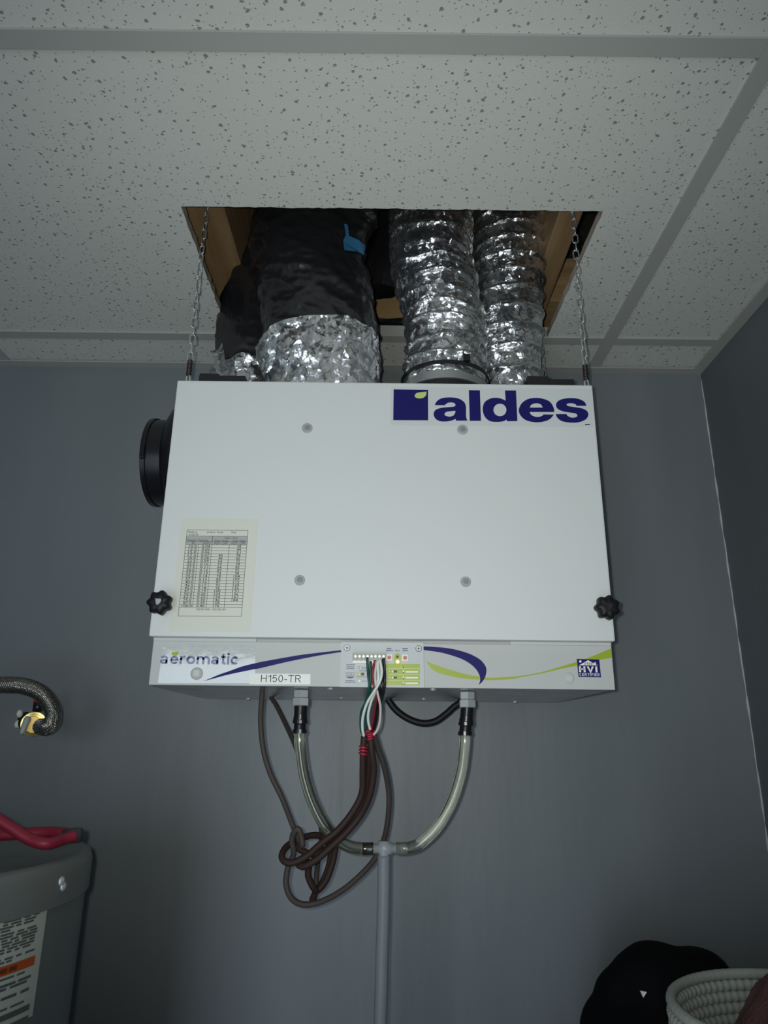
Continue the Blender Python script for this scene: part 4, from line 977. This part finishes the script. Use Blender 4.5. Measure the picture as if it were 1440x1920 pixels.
for q in ((37, 1338), (33, 1358)): obj('white_seal', sphere(BM(), at(*q, VY+.035), .0062, (.8, 1, 1.1), 12), M_WWHITE, sv, smooth=True)
tube(b, crom([la, la.lerp(lb_, .5), lb_], 5), [.004, .005, .0055, .0055, .005, .005, .0048, .0045, .004, .003, .0015], 10); obj('lever', b, M_WLEVER, sv, smooth=True)
s0, s1 = at(70, 1334, VY+.015), at(72, 1316, VY+.012)
st = obj('stem', tube(BM(), [s0, s0.lerp(s1, .1), s1], [.006, .008, .0075], 14), M_BLK, sv, smooth=True)
obj('stem_cap', tube(BM(), [s1, s1+(s1-s0)*.25], [.0078, .007], 14), M_TIE, st, smooth=True)

# ================================================================== BASKET, TOWEL, BAG, RACK
SZ = 1.15
rk = thing('storage_rack', 'grey storage rack standing under the rope basket and black bag', 'rack', (.43, .98, 0))
obj('shelf', box(BM(), .2, .65, .66, 1.31, SZ-.025, SZ, .003), M_SHELF, rk); obj('shelf', box(BM(), .2, .65, .66, 1.31, .3, .325, .003), M_SHELF, rk)
for x in (.205, .62):
    for y in (.665, 1.28): obj('leg', box(BM(), x, x+.025, y, y+.025, 0, SZ-.025, .002), M_SHELF, rk)
BC = Vector((.452, .85, SZ+.0015)); BR = .140; BH = 1.399-SZ
bk = thing('rope_basket', 'off-white coiled rope basket holding a dusty pink towel', 'basket', tuple(BC))
def coil(z, R, r, stitches, amp):
    bm = BM(); n = 420; pts = []; rr = []
    for k in range(n):
        t = 2*pi*k/n; pts.append((BC.x+R*cos(t), BC.y+R*sin(t), z)); rr.append(r*(1+amp*cos(stitches*t)))
    return tube(bm, pts, rr, 9, closed=True)
nc = 22; hh = BH/nc
for k in range(nc):
    f = k/(nc-1); R = BR*(.80+.2*sqrt(f)); last = k == nc-1
    obj('rope_coil', coil(SZ+.002+hh*(k+.5), R, hh*(.54 if not last else .5), 90, .13 if not last else .02), M_ROPE, bk, smooth=True)
obj('basket_base', lathe(BM(), (BC.x, BC.y, SZ+.001), (0, 0, 1), [(0, .1), (.002, .115), (.01, .115), (.012, .1)], 40), M_ROPE, bk, smooth=True)
b = BM(); N = 90; tc_ = Vector((BC.x-.004, BC.y-.005, 0)); G = []
for i in range(N+1):
    row = []
    for j in range(N+1):
        u = -1+2*i/N; v = -1+2*j/N; q = max(abs(u), abs(v)); l = sqrt(u*u+v*v) or 1; s_ = q/l
        x, y = u*s_, v*s_; rr = sqrt(x*x+y*y)
        z = 1.424-.115*rr**3.4+.016*noise.noise(Vector((x*2.2+1, y*2.2, 0)))-.020*abs(noise.noise(Vector((x*1.8-y*2.6, x*.9+y*.6, 7))))
        row.append(b.verts.new((tc_.x+x*.100, tc_.y+y*.105, z)))
    G.append(row)
for i in range(N):
    for j in range(N): b.faces.new((G[i][j], G[i+1][j], G[i+1][j+1], G[i][j+1]))
tw = obj('towel', b, M_PINK, smooth=True); tag(tw, 'dusty pink terry towel heaped inside the rope basket', 'towel')
# black bag
def lumps(parts, vox, seed, amp):
    bm = BM()
    for c, r, sc in parts: sphere(bm, c, r, sc, 24)
    me = bpy.data.meshes.new('l'); bm.to_mesh(me); bm.free(); o = bpy.data.objects.new('l', me); COL.objects.link(o)
    m = o.modifiers.new('r', 'REMESH'); m.mode = 'VOXEL'; m.voxel_size = vox
    m2 = o.modifiers.new('s', 'SMOOTH'); m2.iterations = 8; m2.factor = .5
    dg = bpy.context.evaluated_depsgraph_get(); ev = o.evaluated_get(dg); bm = BM(); bm.from_mesh(ev.to_mesh()); ev.to_mesh_clear()
    bpy.data.objects.remove(o)
    bm.normal_update()
    for v in bm.verts: v.co += v.normal*amp*noise.noise(v.co*18+Vector((seed, 0, 0)))
    return bm
YBg = 1.12
def bp2(px, py): return at(px, py, YBg)
parts = [(bp2(1245, 1838), .058, (1.25, .9, .8)), (bp2(1300, 1855), .06, (1, .9, .9)), (bp2(1160, 1880), .040, (.75, .9, 1.15)), (bp2(1195, 1850), .045, (.9, .9, 1))]
base = bp2(1230, 1920); parts.append((Vector((base.x, YBg, SZ+.075)), .078, (1.35, 1, .98))); parts.append((Vector((base.x-.01, YBg, SZ+.13)), .075, (1.2, 1, 1)))
bag = thing('fabric_bag', 'soft black fabric bag with tiny white triangle tag behind the basket', 'bag', (base.x, YBg, SZ))
bagm = obj('bag_body', lumps(parts, .006, 2, .007), M_BAG, bag, smooth=True)
from mathutils.bvhtree import BVHTree
bvh = BVHTree.FromPolygons([v.co+WL['fabric_bag'] for v in bagm.data.vertices], [p.vertices for p in bagm.data.polygons])
hit = bvh.ray_cast(CAM, ray(1206, 1863).normalized()); tg = hit[0]+Vector((0, -.0022, 0)) if hit[0] else at(1206, 1863, YBg-.06); b = BM()
slab = [(-.004, .0035), (.0045, .0025), (-.001, -.004)]
f_ = [b.verts.new((tg.x+x, tg.y, tg.z+z)) for x, z in slab]; k_ = [b.verts.new((tg.x+x, tg.y+.003, tg.z+z)) for x, z in slab]
b.faces.new(f_); b.faces.new(k_[::-1])
for i in range(3): b.faces.new((f_[i], k_[i], k_[(i+1) % 3], f_[(i+1) % 3]))
obj('triangle_tag', b, M_LABEL, bag, label='small white triangle tag')
# fine print too small to pick apart piece by piece
for o in bpy.data.objects:
    if o.name.split('.')[0] in ('blue_print', 'pale_lines', 'white_marks', 'dark_marks', 'table_lines', 'table_text', 'label_print', 'band_print', 'badge_print', 'green_boxes', 'grey_icons', 'icon_centres'): o['kind'] = 'stuff'
